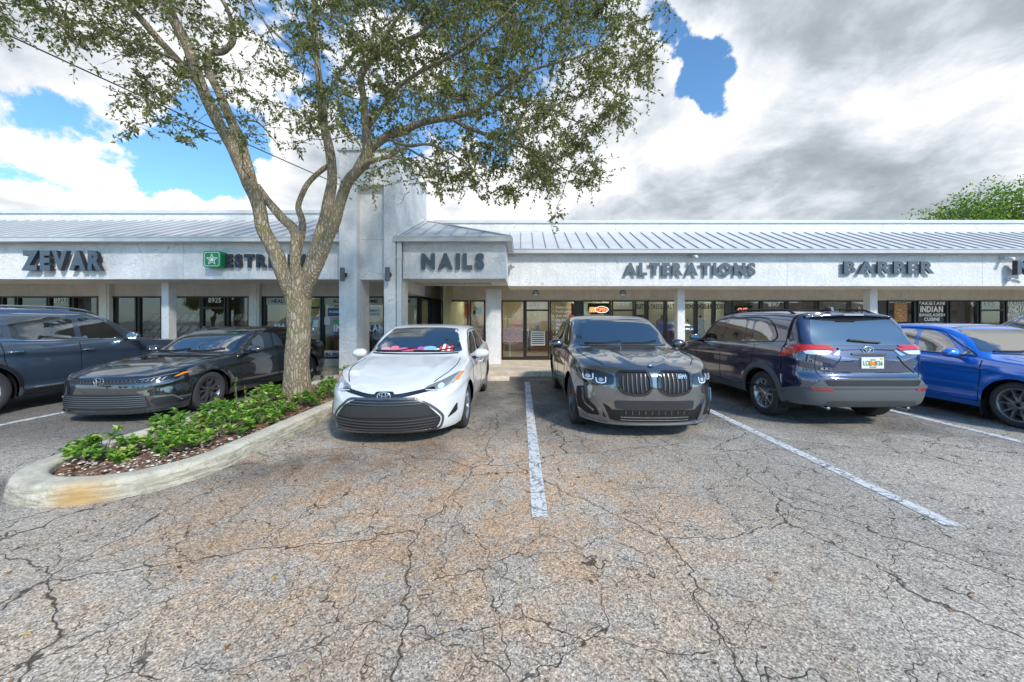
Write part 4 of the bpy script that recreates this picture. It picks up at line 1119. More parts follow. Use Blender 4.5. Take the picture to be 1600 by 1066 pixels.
        if sum(v.z for v in vn[len(vn) // 2 - 2: len(vn) // 2 + 2]) < 0 and False: pass
        bpy.data.meshes.remove(me)
        parts = {}
        for f, nm in zip(fs, cat): parts.setdefault(nm, []).append(f[::-1] if flip else f)
        for nm, ff in parts.items():
            used = sorted({i for f in ff for i in f}); mp = {u: k for k, u in enumerate(used)}
            real = 'door' if nm.startswith('door') else nm
            o = mk(real, [vs[i] for i in used], [tuple(mp[i] for i in f) for f in ff], c.p, c.root, True)
            o.data.normals_split_custom_set_from_vertices([tuple(vn[i].normalized()) for i in used])
            if real == 'door': c.doors[nm[4:]] = o
        # dark floor pan and wheel wells
        mb = MB(); rw = Wd - .36
        mb.box(-rw, rw, .25, L - .25, zs + .01, zs + .12)
        mb.box(-Wd * .93, Wd * .93, ax[0] + RA + .03, ax[1] - RA - .03, zs - .015, zs + .05)
        mb.build('underbody', M_PLAST, c.root)
        for a in ax:
            for sgn in (1, -1):
                mb = MB(); n = 20; pts = [(a + (RA - .004) * cos(pi * k / n * 1.24 - .38), r + (RA - .004) * sin(pi * k / n * 1.24 - .38)) for k in range(n + 1)]
                xo, xi = sgn * (Wd * .955), sgn * (Wd - .38)
                mb.add([(xo, y, z) for y, z in pts] + [(xi, y, z) for y, z in pts], [(k, k + 1, n + 2 + k, n + 1 + k) for k in range(n)])
                mb.add([(xi, y, z) for y, z in pts], [tuple(range(n + 1))])
                mb.build('wheel_well', M_GAP, c.root)
        c.w = w; c.L = L
    # -------- projection tools
    def hit(c, mode, a, b, sgn=1):
        if mode == 'side': o, d = Vector((sgn * 3, a, b)), Vector((-sgn, 0, 0))
        elif mode == 'front': o, d = Vector((a, -3, b)), Vector((0, 1, 0))
        elif mode == 'rear': o, d = Vector((a, c.L + 3, b)), Vector((0, -1, 0))
        else: o, d = Vector((a, b, 4)), Vector((0, 0, -1))
        p, n, i, dist = c.bvh.ray_cast(o, d)
        if p is None:
            tgt = {'side': Vector((sgn * c.s['W'] * .9, a, b)), 'front': Vector((a, .3, b)), 'rear': Vector((a, c.L - .2, b)), 'top': Vector((a, b, 1.0))}[mode]
            p, n, i, dist = c.bvh.find_nearest(tgt)
        if n.dot(d) > 0: n = -n
        return p, n
    def patch(c, name, poly, mode, m, off=.004, sgn=1, parent=None, sm=2, res=.045, skirt=.012, dome=0.0):
        """a shaped plate that follows the bodywork; 2D outline in side (y,z), front/rear (x,z) or top (x,y) view"""
        P2 = [Vector(p) for p in poly]
        for _ in range(sm):
            q = []
            for i in range(len(P2)):
                a, b = P2[i], P2[(i + 1) % len(P2)]; q += [a.lerp(b, .12 if _ == 0 else .25), a.lerp(b, .88 if _ == 0 else .75)]
            P2 = q
        ol = []
        for i in range(len(P2)):
            a, b = P2[i], P2[(i + 1) % len(P2)]; n = max(1, int((b - a).length / res)); ol += [a.lerp(b, k / n) for k in range(n)]
        def inside(x, y):
            r_ = False; j = len(ol) - 1
            for i in range(len(ol)):
                if (ol[i].y > y) != (ol[j].y > y) and x < (ol[j].x - ol[i].x) * (y - ol[i].y) / (ol[j].y - ol[i].y) + ol[i].x: r_ = not r_
                j = i
            return r_
        x0, x1 = min(p.x for p in ol), max(p.x for p in ol); y0, y1 = min(p.y for p in ol), max(p.y for p in ol)
        pts = list(ol); x = x0 + res / 2
        while x < x1:
            y = y0 + res / 2
            while y < y1:
                if inside(x, y) and min((Vector((x, y)) - o).length for o in ol) > res * .45: pts.append(Vector((x, y)))
                y += res
            x += res
        nb = len(ol)
        r_ = delaunay_2d_cdt(pts, [(i, (i + 1) % nb) for i in range(nb)], [list(range(nb))], 1, 1e-6)
        V, E, Fc = r_[0], r_[1], r_[2]
        hits = [c.hit(mode, v.x, v.y, sgn) for v in V]
        vs = [p + n * (off + dome * 0) for p, n in hits]
        axis = {'side': Vector((sgn, 0, 0)), 'front': Vector((0, -1, 0)), 'rear': Vector((0, 1, 0)), 'top': Vector((0, 0, 1))}[mode]
        fs = []
        for f in Fc:
            n = (vs[f[1]] - vs[f[0]]).cross(vs[f[2]] - vs[f[0]]); fs.append(tuple(f) if n.dot(axis) > 0 else tuple(f)[::-1])
        cnt = {}
        for f in fs:
            for i in range(len(f)): cnt[(f[i], f[(i + 1) % len(f)])] = 1
        bd = [e_ for e_ in cnt if (e_[1], e_[0]) not in cnt]; base = {}
        nv = len(vs); ns = [n for p, n in hits]
        for a, b in bd:
            for i in (a, b):
                if i not in base: base[i] = len(vs); vs.append(vs[i] - ns[i] * skirt); ns.append(ns[i])
        sk = [(b, a, base[a], base[b]) for a, b in bd]
        o = mk(name, vs, fs + sk, m, parent or c.root)
        sm_ = [True] * len(fs) + [False] * len(sk)
        o.data.polygons.foreach_set('use_smooth', sm_)
        # smooth shading from the body normals keeps the reflections clean
        bm = bmesh.new(); bm.from_mesh(o.data)
        bm.verts.ensure_lookup_table()
        for e_ in bm.edges:
            if len(e_.link_faces) == 2 and e_.link_faces[0].smooth != e_.link_faces[1].smooth: e_.smooth = False
        bm.to_mesh(o.data); bm.free()
        return o
    def rib(c, name, pts, mode, m, wd=.008, ht=.003, sgn=1, parent=None, n=24, smooth=True, into=None, lift=0.0):
        """a thin raised strip (seam, trim, slat) laid along a line on the bodywork"""
        P2 = [Vector(p) for p in pts]
        if smooth and len(P2) > 2:
            ts = list(range(len(P2))); fx = pchip(list(zip(ts, [p.x for p in P2]))); fy = pchip(list(zip(ts, [p.y for p in P2])))
            Q = [Vector((fx(k * (len(P2) - 1) / n), fy(k * (len(P2) - 1) / n))) for k in range(n + 1)]
        else:
            Q = []
            for i in range(len(P2) - 1):
                k_ = max(2, n // (len(P2) - 1)); Q += [P2[i].lerp(P2[i + 1], k / k_) for k in range(k_)]
            Q.append(P2[-1])
        H = [c.hit(mode, q.x, q.y, sgn) for q in Q]
        vs = []; fs = []
        for i, (p, nn) in enumerate(H):
            t = (H[min(i + 1, len(H) - 1)][0] - H[max(0, i - 1)][0])
            t = t.normalized() if t.length > 1e-6 else Vector((0, 0, 1))
            b = t.cross(nn).normalized() * wd / 2; p = p + nn * lift
            vs += [p - b - nn * .01, p - b + nn * ht, p + b + nn * ht, p + b - nn * .01]
        for i in range(len(H) - 1):
            for k in range(3): a = 4 * i + k; fs.append((a, a + 1, a + 5, a + 4))
        fs += [(0, 1, 2, 3), tuple(4 * (len(H) - 1) + k for k in (3, 2, 1, 0))]
        if into is not None: into.add(vs, fs); return
        return mk(name, vs, fs, m, parent or c.root)
    def wheel(c, sgn, yc, m_rim, style, parent=None):
        s = c.s; r = s['r']; w = s.get('tw', .225); rr = s.get('rim', r - .11); x0 = s['W'] * .985 - .012
        wl = sub('wheel', c.root); wl.location = (sgn * (x0 - w / 2), yc, r)
        def lathe(prof, n=44):
            mb = MB(); vs = []; fs = []
            for a, q in prof:
                for k in range(n): t = 2 * pi * k / n; vs.append((a * sgn, q * cos(t), q * sin(t)))
            for i in range(len(prof) - 1):
                for k in range(n):
                    f = (i * n + k, i * n + (k + 1) % n, (i + 1) * n + (k + 1) % n, (i + 1) * n + k); fs.append(f if sgn > 0 else f[::-1])
            mb.add(vs, fs); return mb
        h = w / 2
        prof = [(-h * .9, rr), (-h * 1.02, rr + .02), (-h * 1.03, rr + (r - rr) * .55), (-h * .95, r - .02), (-h * .82, r - .006)]
        for k in range(4):
            a = -h * .7 + k * h * .4
            prof += [(a, r - .001), (a + h * .02, r - .001), (a + h * .04, r - .009), (a + h * .1, r - .009), (a + h * .12, r - .001)]
        prof += [(h * .82, r - .006), (h * .95, r - .02), (h * 1.03, rr + (r - rr) * .55), (h * 1.02, rr + .02), (h * .9, rr)]
        lathe(prof).build('tyre', M_TYRE, wl, True)
        rim = lathe([(h * .9, rr + .006), (h * .93, rr - .004), (h * .90, rr - .016), (h * .80, rr - .02), (h * .62, rr - .035), (-h * .8, rr - .05)])
        rim.build('rim', m_rim, wl, True)
        lathe([(h * .35, .001), (h * .35, rr - .075), (h * .2, rr - .07), (h * .2, .001)], 32).build('brake_disc', mat('brake_steel', (.25, .25, .26), .35, .9), wl)
        lathe([(-h * .1, .001), (-h * .1, rr - .03)], 24).build('wheel_back', M_GAP, wl)
        mb = MB(); ns, twin, wid, dish = style
        for k in range(ns):
            for tw in (([-1, 1]) if twin else [0]):
                t = 2 * pi * k / ns + pi / 2; a_in = t + tw * .16; a_out = t + tw * twin
                def pt(rad, ang, off, ax_): 
                    u = Vector((0, cos(ang), sin(ang))); v = Vector((0, -sin(ang), cos(ang))); q = u * rad + v * off; q.x = ax_ * sgn; return q
                r0, r1 = .05, rr - .012; A0, A1 = h * (.86 - dish), h * .86; w0, w1 = wid, wid * .75
                vs = []
                for (rad, ang, ww, A) in ((r0, a_in, w0, A0), (rr * .5, (a_in + a_out) / 2, w0 * .9, (A0 + A1) / 2 + .006), (r1, a_out, w1, A1)):
                    vs += [pt(rad, ang, -ww, A - .03), pt(rad, ang, -ww * .8, A), pt(rad, ang, ww * .8, A), pt(rad, ang, ww, A - .03)]
                fs = []
                for i in range(2):
                    for j in range(3): a = 4 * i + j; fs.append((a, a + 1, a + 5, a + 4))
                mb.add(vs, fs)
        mb.build('spokes', m_rim, wl)
        mb = lathe([(h * (.88 - dish), .001), (h * (.88 - dish), .05), (h * (.84 - dish), .062), (h * .4, .07)], 24); mb.build('hub', m_rim, wl, True)
        mb = lathe([(h * (.91 - dish), .001), (h * (.91 - dish), .026), (h * (.86 - dish), .03)], 20); mb.build('centre_cap', M_LAMPD if m_rim is not M_ALLOY else M_CHROME, wl)
        return wl
    def mirror(c, sgn, y, z, m, x=None, sz=(.12, .085, .075), parent=None, glass_back=True):
        x = x or c.s['W'] * .965
        t = sub('mirror', c.root); t.location = (sgn * x, y, z)
        mb = MB(); n, k_ = 16, 10; vs = []; fs = []
        for i in range(k_ + 1):
            ph = pi * i / k_ - pi / 2
            for k in range(n):
                th = 2 * pi * k / n; cx, cy, cz = cos(ph) * cos(th), cos(ph) * sin(th), sin(ph)
                sx = math.copysign(abs(cx) ** .8, cx); sy = math.copysign(abs(cy) ** .9, cy)
                yy = sy * sz[1]
                if yy > sz[1] * .35: yy = sz[1] * .35
                vs.append((sgn * (.13 + sx * sz[0]), yy, .03 + cz * sz[2] * (1 - .15 * cx)))
        for i in range(k_):
            for k in range(n): fs.append((i * n + k, i * n + (k + 1) % n, (i + 1) * n + (k + 1) % n, (i + 1) * n + k))
        mb.add(vs, fs); mb.build('mirror_shell', m, t, True)
        mb = MB(); mb.tube([(-sgn * .06, .0, -.05), (sgn * .06, 0, -.03), (sgn * .12, 0, -.01)], [.028, .022, .02], 8); mb.build('mirror_stalk', M_PLAST, t, True)
        mb = MB(); e = [(sgn * (.13 + .9 * sz[0] * cos(2 * pi * k / 20)), sz[1] * .35 + .002, .03 + .8 * sz[2] * sin(2 * pi * k / 20)) for k in range(20)]; mb.add(e, [tuple(range(20))]); mb.build('mirror_glass', M_MIRGL, t)
    def handle(c, sgn, y, z, m, key):
        p, n = c.hit('side', y, z, sgn); mb = MB()
        mb.tube([p + n * .004 + Vector((0, -.095, 0)), p + n * .026 + Vector((0, -.06, .0)), p + n * .030, p + n * .026 + Vector((0, .06, 0)), p + n * .004 + Vector((0, .095, 0))], [.008, .012, .013, .012, .008], 8)
        mb.build('handle', m, c.doors.get(key, c.root), True)
    def seams(c, sg=(1, -1)):
        s = c.s; zb = pchip(s['zbelt'])
        for sgn in sg:
            sd = 'R' if sgn > 0 else 'L'
            for di, (d0, d1) in enumerate(s['doors']):
                zs = s.get('sill', .24) + .085
                mb = MB()
                c.rib('', [(d0 + .015, zs), (d0, (zs + zb(d0)) / 2), (d0, zb(d0) - .01)], 'side', M_GAP, .011, .003, sgn, into=mb)
                # rear edge of the last door curves round the rear arch
                if di == len(s['doors']) - 1:
                    yr = s['ax'] + s['wb'] - s['r'] - .06
                    c.rib('', [(yr - .05, zs), (yr + .02, s['r'] + .18), (d1 - .05, s['r'] + .36 if s['r'] + .36 < zb(d1) - .08 else zb(d1) - .1), (d1, zb(d1) - .01)], 'side', M_GAP, .011, .003, sgn, into=mb)
                    c.rib('', [(d0 + .015, zs), (yr - .05, zs)], 'side', M_GAP, .011, .003, sgn, into=mb)
                else: c.rib('', [(d0 + .015, zs), (d1, zs)], 'side', M_GAP, .011, .003, sgn, into=mb)
                mb.build('door_seam', M_GAP, c.doors.get(sd + str(di), c.root))
    def common(c, rim_m, style, sides=(1, -1), handles=True, handle_m=None):
        s = c.s
        for sgn in (1, -1):
            c.wheel(sgn, s['ax'], rim_m, style); c.wheel(sgn, s['ax'] + s['wb'], rim_m, style)
            for di, poly in enumerate(s['windows']):
                sd = ('R' if sgn > 0 else 'L') + str(min(di, len(s['doors']) - 1))
                par = c.doors.get(sd, c.root) if di < len(s['doors']) else c.root
                c.patch('side_window', poly, 'side', M_CARGL, .003, sgn, par, sm=1, res=.06)
            if s.get('trim'): c.rib('window_trim', s['trim'], 'side', s.get('trim_m', M_PLAST), .014, .008, sgn, n=40)
            if s.get('belt'): c.rib('belt_trim', s['belt'], 'side', s.get('trim_m', M_PLAST), .014, .008, sgn, n=40)
            if s.get('mirror'): c.mirror(sgn, s['mirror'][0], s['mirror'][1], s.get('mirror_m') or c.p)
            if handles:
                for di, (y, z) in enumerate(s['handles']): c.handle(sgn, y, z, handle_m or c.p, ('R' if sgn > 0 else 'L') + str(di))
        c.patch('windshield', s['windshield'], 'front', M_CARGL, .003, sm=1, res=.06)
        c.patch('rear_window', s['rearwin'], 'rear', M_CARGL, .003, sm=1, res=.06)
        c.seams()
        # hood shut line and wipers
        hc = s['cowl']; Wd = s['W']
        for sgn in (1, -1): c.rib('hood_seam', [(sgn * Wd * .60, .30), (sgn * Wd * .76, .62), (sgn * Wd * .81, hc * .75), (sgn * Wd * .80, hc)], 'top', M_GAP, .011, .003, parent=c.root)
        if 0: c.rib('', [(sgn * Wd * .60, .30), (sgn * Wd * .76, .62), (sgn * Wd * .81, hc * .75), (sgn * Wd * .80, hc)], 'top', M_GAP, .011, .003, into=mb)
        z0 = s['windshield'][0][1]
        for x in (-.62, -.02):
            mb = MB(); c.rib('', [(x, z0 + .015), (x + .30, z0 + .012), (x + .6, z0 + .05)], 'front', M_PLAST, .014, .022, into=mb); mb.build('wiper', M_PLAST, c.root)
        mb = MB(); c.rib('', [(-Wd * .74, z0 - .012), (-Wd * .4, z0 - .02), (0, z0 - .022), (Wd * .4, z0 - .02), (Wd * .74, z0 - .012)], 'front', M_PLAST, .035, .004, into=mb); mb.build('cowl', M_PLAST, c.root)
    def slats(c, name, mode, rows_, m, wd, ht, parent, smooth=True, n=20):
        mb = MB()
        for r_ in rows_: c.rib('', r_, mode, m, wd, ht, into=mb, smooth=smooth, n=n)
        return mb.build(name, m, parent)
def sym(poly): return poly + [(-x, z) for x, z in reversed(poly)]
def ell(cx, cz, rx, rz, n=24): return [(cx + rx * cos(2 * pi * k / n), cz + rz * sin(2 * pi * k / n)) for k in range(n + 1)]

def paint(name, col, metal=.3, rough=.35, flake=0):
    m, q = newmat(name)
    b = q.n('ShaderNodeBsdfPrincipled', i={'Base Color': (*col, 1), 'Roughness': rough, 'Metallic': metal, 'Coat Weight': 1.0, 'Coat Roughness': .012, 'Coat IOR': 2.2})
    t = q.n('ShaderNodeTexCoord').outputs['Object']
    # a little road dust low on the body
    sp = q.n('ShaderNodeSeparateXYZ', i={0: t})
    d = q.m('MULTIPLY', q.mr(sp.outputs[2], .55, .15, 0, 1), q.mr(q.noise(t, 5, 5, .7).outputs[0], .4, .7, 0, .12))
    c = q.mix(d, col, (.22, .20, .17)); q.t.links.new(c, b.inputs['Base Color'])
    q.n('ShaderNodeOutputMaterial', i={0: b.outputs[0]})
    return m

def plate(c, xc, zc, mode, text, w=.305, h=.152):
    p, n = c.hit(mode, xc, zc); sg = -1 if mode == 'front' else 1
    t = sub('license_plate', c.root); t.location = (xc, p.y + sg * .012, zc)
    if mode == 'rear': t.rotation_euler = (0, 0, pi)
    mb = MB(); mb.box(-w / 2, w / 2, -.004, .012, -h / 2, h / 2, .003); mb.build('plate', mat('plate_white', (.72, .74, .70), .4), t)
    mg = mat('plate_green', (.02, .20, .08), .5)
    text_at(text[0], -w * .43, -w * .1, -h * .22, h * .22, -.0045, mg, t, bold=.02, world=False, gap=.1)
    text_at(text[1], w * .1, w * .43, -h * .22, h * .22, -.0045, mg, t, bold=.02, world=False, gap=.1)
    mb = MB(); mb.add([(-.028 + .03 * cos(a), -.007, -.005 + .036 * sin(a)) for a in [k * pi / 8 for k in range(16)]], [tuple(range(16))])
    mb.add([(.026 + .028 * cos(a), -.0072, -.010 + .032 * sin(a)) for a in [k * pi / 8 for k in range(16)]], [tuple(range(16))]); mb.build('oranges', M_AMBER, t)
    mb = MB(); mb.add([(-.03, -.0065, .035), (.03, -.0065, .035), (.04, -.0065, .05), (-.04, -.0065, .05)], [(0, 1, 2, 3)]); mb.add([(-.05, -.0065, -.062), (.05, -.0065, -.062), (.05, -.0065, -.05), (-.05, -.0065, -.05)], [(0, 1, 2, 3)]); mb.build('state_name', mg, t)
    mb = MB(); mb.box(w * .33, w * .46, -.008, -.004, h * .28, h * .46); mb.build('sticker', mat('sticker_yellow', (.75, .55, .05), .5), t)
def emblem_ovals(c, mode, x, z, rx, rz, m=M_CHROME, wd=.012):
    """three interlocking ovals"""
    p, n = c.hit(mode, x, z); sg = -1 if mode == 'front' else 1
    t = sub('emblem', c.root); t.location = (x, p.y + sg * .014, z); mb = MB()
    for cx, cz, a, b in ((0, 0, rx, rz), (0, rz * .45, rx * .72, rz * .42), (0, 0, rx * .32, rz * .93)):
        mb.tube([(cx + a * cos(k * pi / 14), 0, cz + b * sin(k * pi / 14)) for k in range(29)], wd / 2, 6, False)
    mb.build('emblem_ovals', m, t, True)

# ---------------------------------------------------------------- white sedan
def sedan_spec(name, L, Wd, H, wb, ax, r, **k):
    s = dict(name=name, L=L, W=Wd, wb=wb, ax=ax, r=r); s.update(k); return s
P_WHITE = paint('paint_white', (.74, .745, .75), 0, .3); P_BLACK = paint('paint_black', (.006, .009, .014), .2, .2)
P_GREY = paint('paint_grey', (.17, .168, .17), .8, .22); P_NAVY = paint('paint_navy', (.006, .014, .065), .35, .3)
P_BLUE = paint('paint_blue', (.0, .19, .80), .35, .3); P_SLATE = paint('paint_slate', (.11, .165, .25), .7, .28); P_SILV = paint('paint_silverblue', (.18, .22, .27), .7, .28)

def white_sedan():
    s = sedan_spec('sedan', 4.65, .888, 1.455, 2.70, .94, .317,
        ztop=[(0, .70), (.06, .735), (.25, .80), (.6, .88), (1.0, .955), (1.22, 1.0), (1.30, 1.04), (1.65, 1.235), (2.0, 1.39), (2.25, 1.435), (2.6, 1.455), (3.1, 1.43), (3.5, 1.35), (3.9, 1.19), (4.15, 1.10), (4.5, 1.07), (4.65, .98)],
        zbelt=[(0, .60), (.3, .70), (.6, .80), (1.0, .875), (1.5, .915), (2.5, .94), (3.5, .97), (4.2, 1.0), (4.65, .88)],
        nose=[(.15, .10), (.22, .02), (.35, 0), (.5, .01), (.62, .05), (.72, .12), (.9, .2)], rear=[(.2, .08), (.4, 0), (.6, .02), (.9, .1), (1.1, .2)],
        af=.98, nf=2.7, crease=[(.2, 1.25, .42, .60, .05, .012)], cowl=1.2, sill=.22, fb=.17,
        doors=[(1.42, 2.42), (2.42, 3.38)], handles=[(2.25, .80), (3.2, .82)],
        windows=[[(1.62, .965), (2.36, .985), (2.36, 1.33), (2.10, 1.315), (1.85, 1.19)], [(2.43, .985), (3.12, 1.0), (3.18, 1.22), (2.95, 1.33), (2.43, 1.34)], [(3.17, 1.01), (3.52, 1.03), (3.40, 1.16), (3.22, 1.24)]],
        trim=[(1.55, .955), (1.85, 1.215), (2.10, 1.34), (2.6, 1.37), (3.0, 1.34), (3.3, 1.24), (3.55, 1.04)],
        windshield=sym([(.66, 1.03), (.70, 1.05), (.60, 1.25), (.545, 1.375), (.3, 1.395)]), rearwin=sym([(.62, 1.12), (.52, 1.32), (.3, 1.35)]), mirror=(1.62, .96))
    c = Car(s, 'white compact sedan beside the planting island, colourful sunshade in its windshield', 'car', (-1.63, 4.28, 0), 0, P_WHITE)
    c.common(M_ALLOY, (5, .30, .030, .2))
    g_ = c.patch('grille', sym([(.36, .575), (.50, .50), (.645, .33), (.62, .25), (.58, .20)]), 'front', M_PLAST, .004, res=.04)
    c.slats('slat', 'front', [[(-.62 + i * .01, .345 - i * .034), (0, .325 - i * .034), (.62 - i * .01, .345 - i * .034)] for i in range(4)], M_ALLOYD, .012, .016, g_)
    c.slats('slat', 'front', [[(-.40 - .03 * i, .55 - i * .028), (0, .54 - i * .028), (.40 + .03 * i, .55 - i * .028)] for i in range(2)], M_ALLOYD, .012, .016, g_)
    c.patch('number_panel', sym([(.44, .50), (.57, .37)]), 'front', mat('satin_black', (.03, .03, .032), .3), .016, sm=1, parent=g_)
    ol = sym([(.36, .582), (.52, .50), (.66, .33), (.60, .20)]); c.rib('grille_surround', ol + [ol[0]], 'front', M_ALLOYD, .028, .012, parent=g_, n=72)
    c.patch('lower_lip', sym([(.58, .225), (.60, .185), (.5, .175)]), 'front', M_LAMPD, .008, sm=1)
    c.rib('upper_grille', [(-.56, .68), (-.36, .645), (-.12, .612), (.12, .612), (.36, .645), (.56, .68)], 'front', M_LAMPD, .05, .006, n=40)
    for q in (1, -1):
        h = c.patch('headlight', [(q * .44, .655), (q * .58, .64), (q * .74, .69), (q * .82, .80), (q * .80, .835), (q * .62, .755), (q * .46, .70)], 'front', M_LAMP, .006, sm=1, res=.03)
        c.patch('turn_signal', [(q * .765, .73), (q * .80, .74), (q * .835, .82), (q * .80, .825)], 'front', M_AMBER, .010, sm=1, res=.03, parent=h)
        c.patch('projector', [(q * (.62 + .035 * cos(a)), .695 + .03 * sin(a)) for a in [k * pi / 6 for k in range(12)]], 'front', M_LEDW, .012, sm=0, parent=h)
        c.rib('daytime_strip', [(q * .46, .665), (q * .60, .655), (q * .73, .70)], 'front', M_LEDW, .012, .012, parent=h)
        c.patch('bumper_vent', [(q * .70, .30), (q * .80, .36), (q * .80, .47)], 'front', M_PLAST, .006, sm=1, res=.03)
        c.patch('taillight', [(q * .50, .85), (q * .78, .85), (q * .80, .95), (q * .5, .93)], 'rear', M_RED, .006, sm=1)
    c.patch('emblem_base', sym([(.10, .66), (.125, .62), (.07, .55)]), 'front', M_LAMPD, .012, sm=2)
    emblem_ovals(c, 'front', 0, .612, .078, .054, wd=.014)
    # folded sunshade lying against the inside of the windshield
    cols = [(-.55, -.40, (.75, .25, .45)), (-.40, -.28, (.80, .20, .25)), (-.28, -.10, (.75, .15, .30)), (-.10, .02, (.70, .10, .15)), (.02, .12, (.55, .10, .40)), (.12, .30, (.30, .50, .65)), (.30, .36, (.85, .85, .82)),
            (.36, .40, (.75, .06, .06)), (.40, .44, (.85, .85, .82)), (.44, .48, (.75, .06, .06)), (.48, .52, (.85, .85, .82)), (.52, .56, (.75, .06, .06))]
    for i, (a, b, cc) in enumerate(cols):
        zt = 1.085 + .02 * sin(i * 1.7); c.patch('sunshade', [(a, 1.045), (b, 1.045), (b, zt + (.03 if i > 6 else 0)), ((a + b) / 2, zt + .012 + (.03 if i > 6 else 0)), (a, zt + (.03 if i > 6 else 0))], 'front', mat('shade_%d' % i, cc, .25, 0, 1), .006, sm=0, res=.05, skirt=.004)
    return c

def black_sedan():
    s = sedan_spec('sedan', 4.66, .90, 1.415, 2.735, .88, .325,
        ztop=[(0, .68), (.05, .71), (.2, .765), (.5, .83), (.9, .87), (1.28, .905), (1.36, .94), (1.75, 1.15), (2.15, 1.33), (2.4, 1.385), (2.7, 1.41), (3.2, 1.39), (3.7, 1.27), (4.1, 1.10), (4.35, 1.05), (4.55, 1.03), (4.66, .95)],
        zbelt=[(0, .60), (.3, .68), (.6, .765), (1.0, .83), (1.5, .87), (2.5, .91), (3.5, .94), (4.2, .97), (4.66, .88)],
        nose=[(.12, .04), (.2, 0), (.4, .01), (.55, .02), (.66, .05), (.75, .12), (.9, .2)], rear=[(.2, .08), (.4, 0), (.6, .02), (.9, .1), (1.1, .2)],
        af=.72, nf=2.9, crease=[(.2, 1.3, .45, .66, .045, .014)], cowl=1.28, sill=.20, fb=.15,
        doors=[(1.5, 2.52), (2.52, 3.5)], handles=[(2.36, .79), (3.3, .81)],
        windows=[[(1.74, .93), (2.45, .945), (2.45, 1.27), (2.20, 1.255), (1.95, 1.12)], [(2.53, .945), (3.22, .965), (3.30, 1.15), (3.05, 1.27), (2.53, 1.29)], [(3.28, .97), (3.62, .99), (3.50, 1.10), (3.34, 1.17)]],
        trim=[(1.66, .92), (1.95, 1.145), (2.20, 1.29), (2.7, 1.325), (3.1, 1.29), (3.4, 1.18), (3.68, .995)],
        windshield=sym([(.68, .94), (.71, .96), (.60, 1.19), (.545, 1.325), (.3, 1.35)]), rearwin=sym([(.62, 1.10), (.52, 1.28), (.3, 1.31)]), mirror=(1.74, .93), mirror_m=None)
    c = Car(s, 'glossy black sedan parked nose out left of the oak, dark wheels', 'car', (-6.17, 5.30, 0), 0, P_BLACK)
    c.root.scale = (1, 1.045, 1)
    c.common(M_ALLOYD, (5, .26, .022, .15))
    g_ = c.patch('grille', sym([(.50, .60), (.52, .665), (.40, .675), (.1, .68)]) if False else sym([(.50, .575), (.52, .635), (.3, .655)]), 'front', M_PLAST, .005, res=.04)
    c.slats('mesh', 'front', [[(-.5 + i * .05, .58), (-.46 + i * .05, .65)] for i in range(20)] + [[(-.46 + i * .05, .58), (-.5 + i * .05, .65)] for i in range(20)], M_ALLOYD, .007, .012, g_, n=4)
    lg = c.patch('lower_grille', sym([(.46, .205), (.66, .225), (.60, .40), (.55, .43)]), 'front', M_PLAST, .005, res=.04)
    c.slats('slat', 'front', [[(-.62 + i * .006, .25 + i * .03), (0, .245 + i * .03), (.62 - i * .006, .25 + i * .03)] for i in range(6)], M_ALLOYG, .007, .013, lg)
    c.patch('lip', sym([(.5, .155), (.80, .165), (.84, .195), (.5, .19)]), 'front', P_BLACK, .022, sm=1, skirt=.03)
    for q in (1, -1):
        h = c.patch('headlight', [(q * .50, .585), (q * .64, .575), (q * .80, .625), (q * .855, .70), (q * .83, .715), (q * .66, .675), (q * .50, .645)], 'front', M_LAMPD, .006, sm=1, res=.03)
        c.rib('daytime_strip', [(q * .51, .635), (q * .66, .662), (q * .80, .70)], 'front', M_LAMP, .008, .010, parent=h)
        c.slats('reflector', 'front', [[(q * (.54 + .045 * k), .60 + .004 * k), (q * (.56 + .045 * k), .632 + .008 * k)] for k in range(5)], M_ALLOYD, .012, .007, h)
        c.patch('turn_signal', [(q * .79, .645), (q * .815, .65), (q * .862, .705), (q * .82, .70)], 'front', M_AMBER, .010, sm=1, res=.02, parent=h)
        v = c.patch('bumper_vent', [(q * .66, .36), (q * .68, .24), (q * .82, .25), (q * .845, .30), (q * .80, .37)], 'front', M_PLAST, .006, sm=1, res=.03)
        c.rib('vent_trim', [(q * .68, .375), (q * .80, .375), (q * .855, .29)], 'front', M_ALLOYG, .022, .014, parent=v)
        c.patch('taillight', [(q * .50, .85), (q * .78, .84), (q * .84, .93), (q * .5, .93)], 'rear', M_RED, .006, sm=1)
        c.patch('taillight', [(4.28, .86), (4.60, .86), (4.60, .93), (4.28, .92)], 'side', M_RED, .005, q, sm=1, res=.03)
    p, n = c.hit('front', 0, .615); t = sub('emblem', c.root); t.location = (0, p.y - .014, .615); mb = MB()
    o_ = sym([(.066, .05), (.07, .0), (.055, -.052)]); mb.tube([(x, 0, z) for x, z in o_ + [o_[0]]], .005, 6, False)
    for q in (1, -1): mb.tube([(q * .036, -.004, .046), (q * .026, -.004, -.046)], .009, 6)
    mb.tube([(-.028, -.004, 0), (.028, -.004, 0)], .009, 6); mb.build('emblem_letter', M_CHROME, t)
    return c

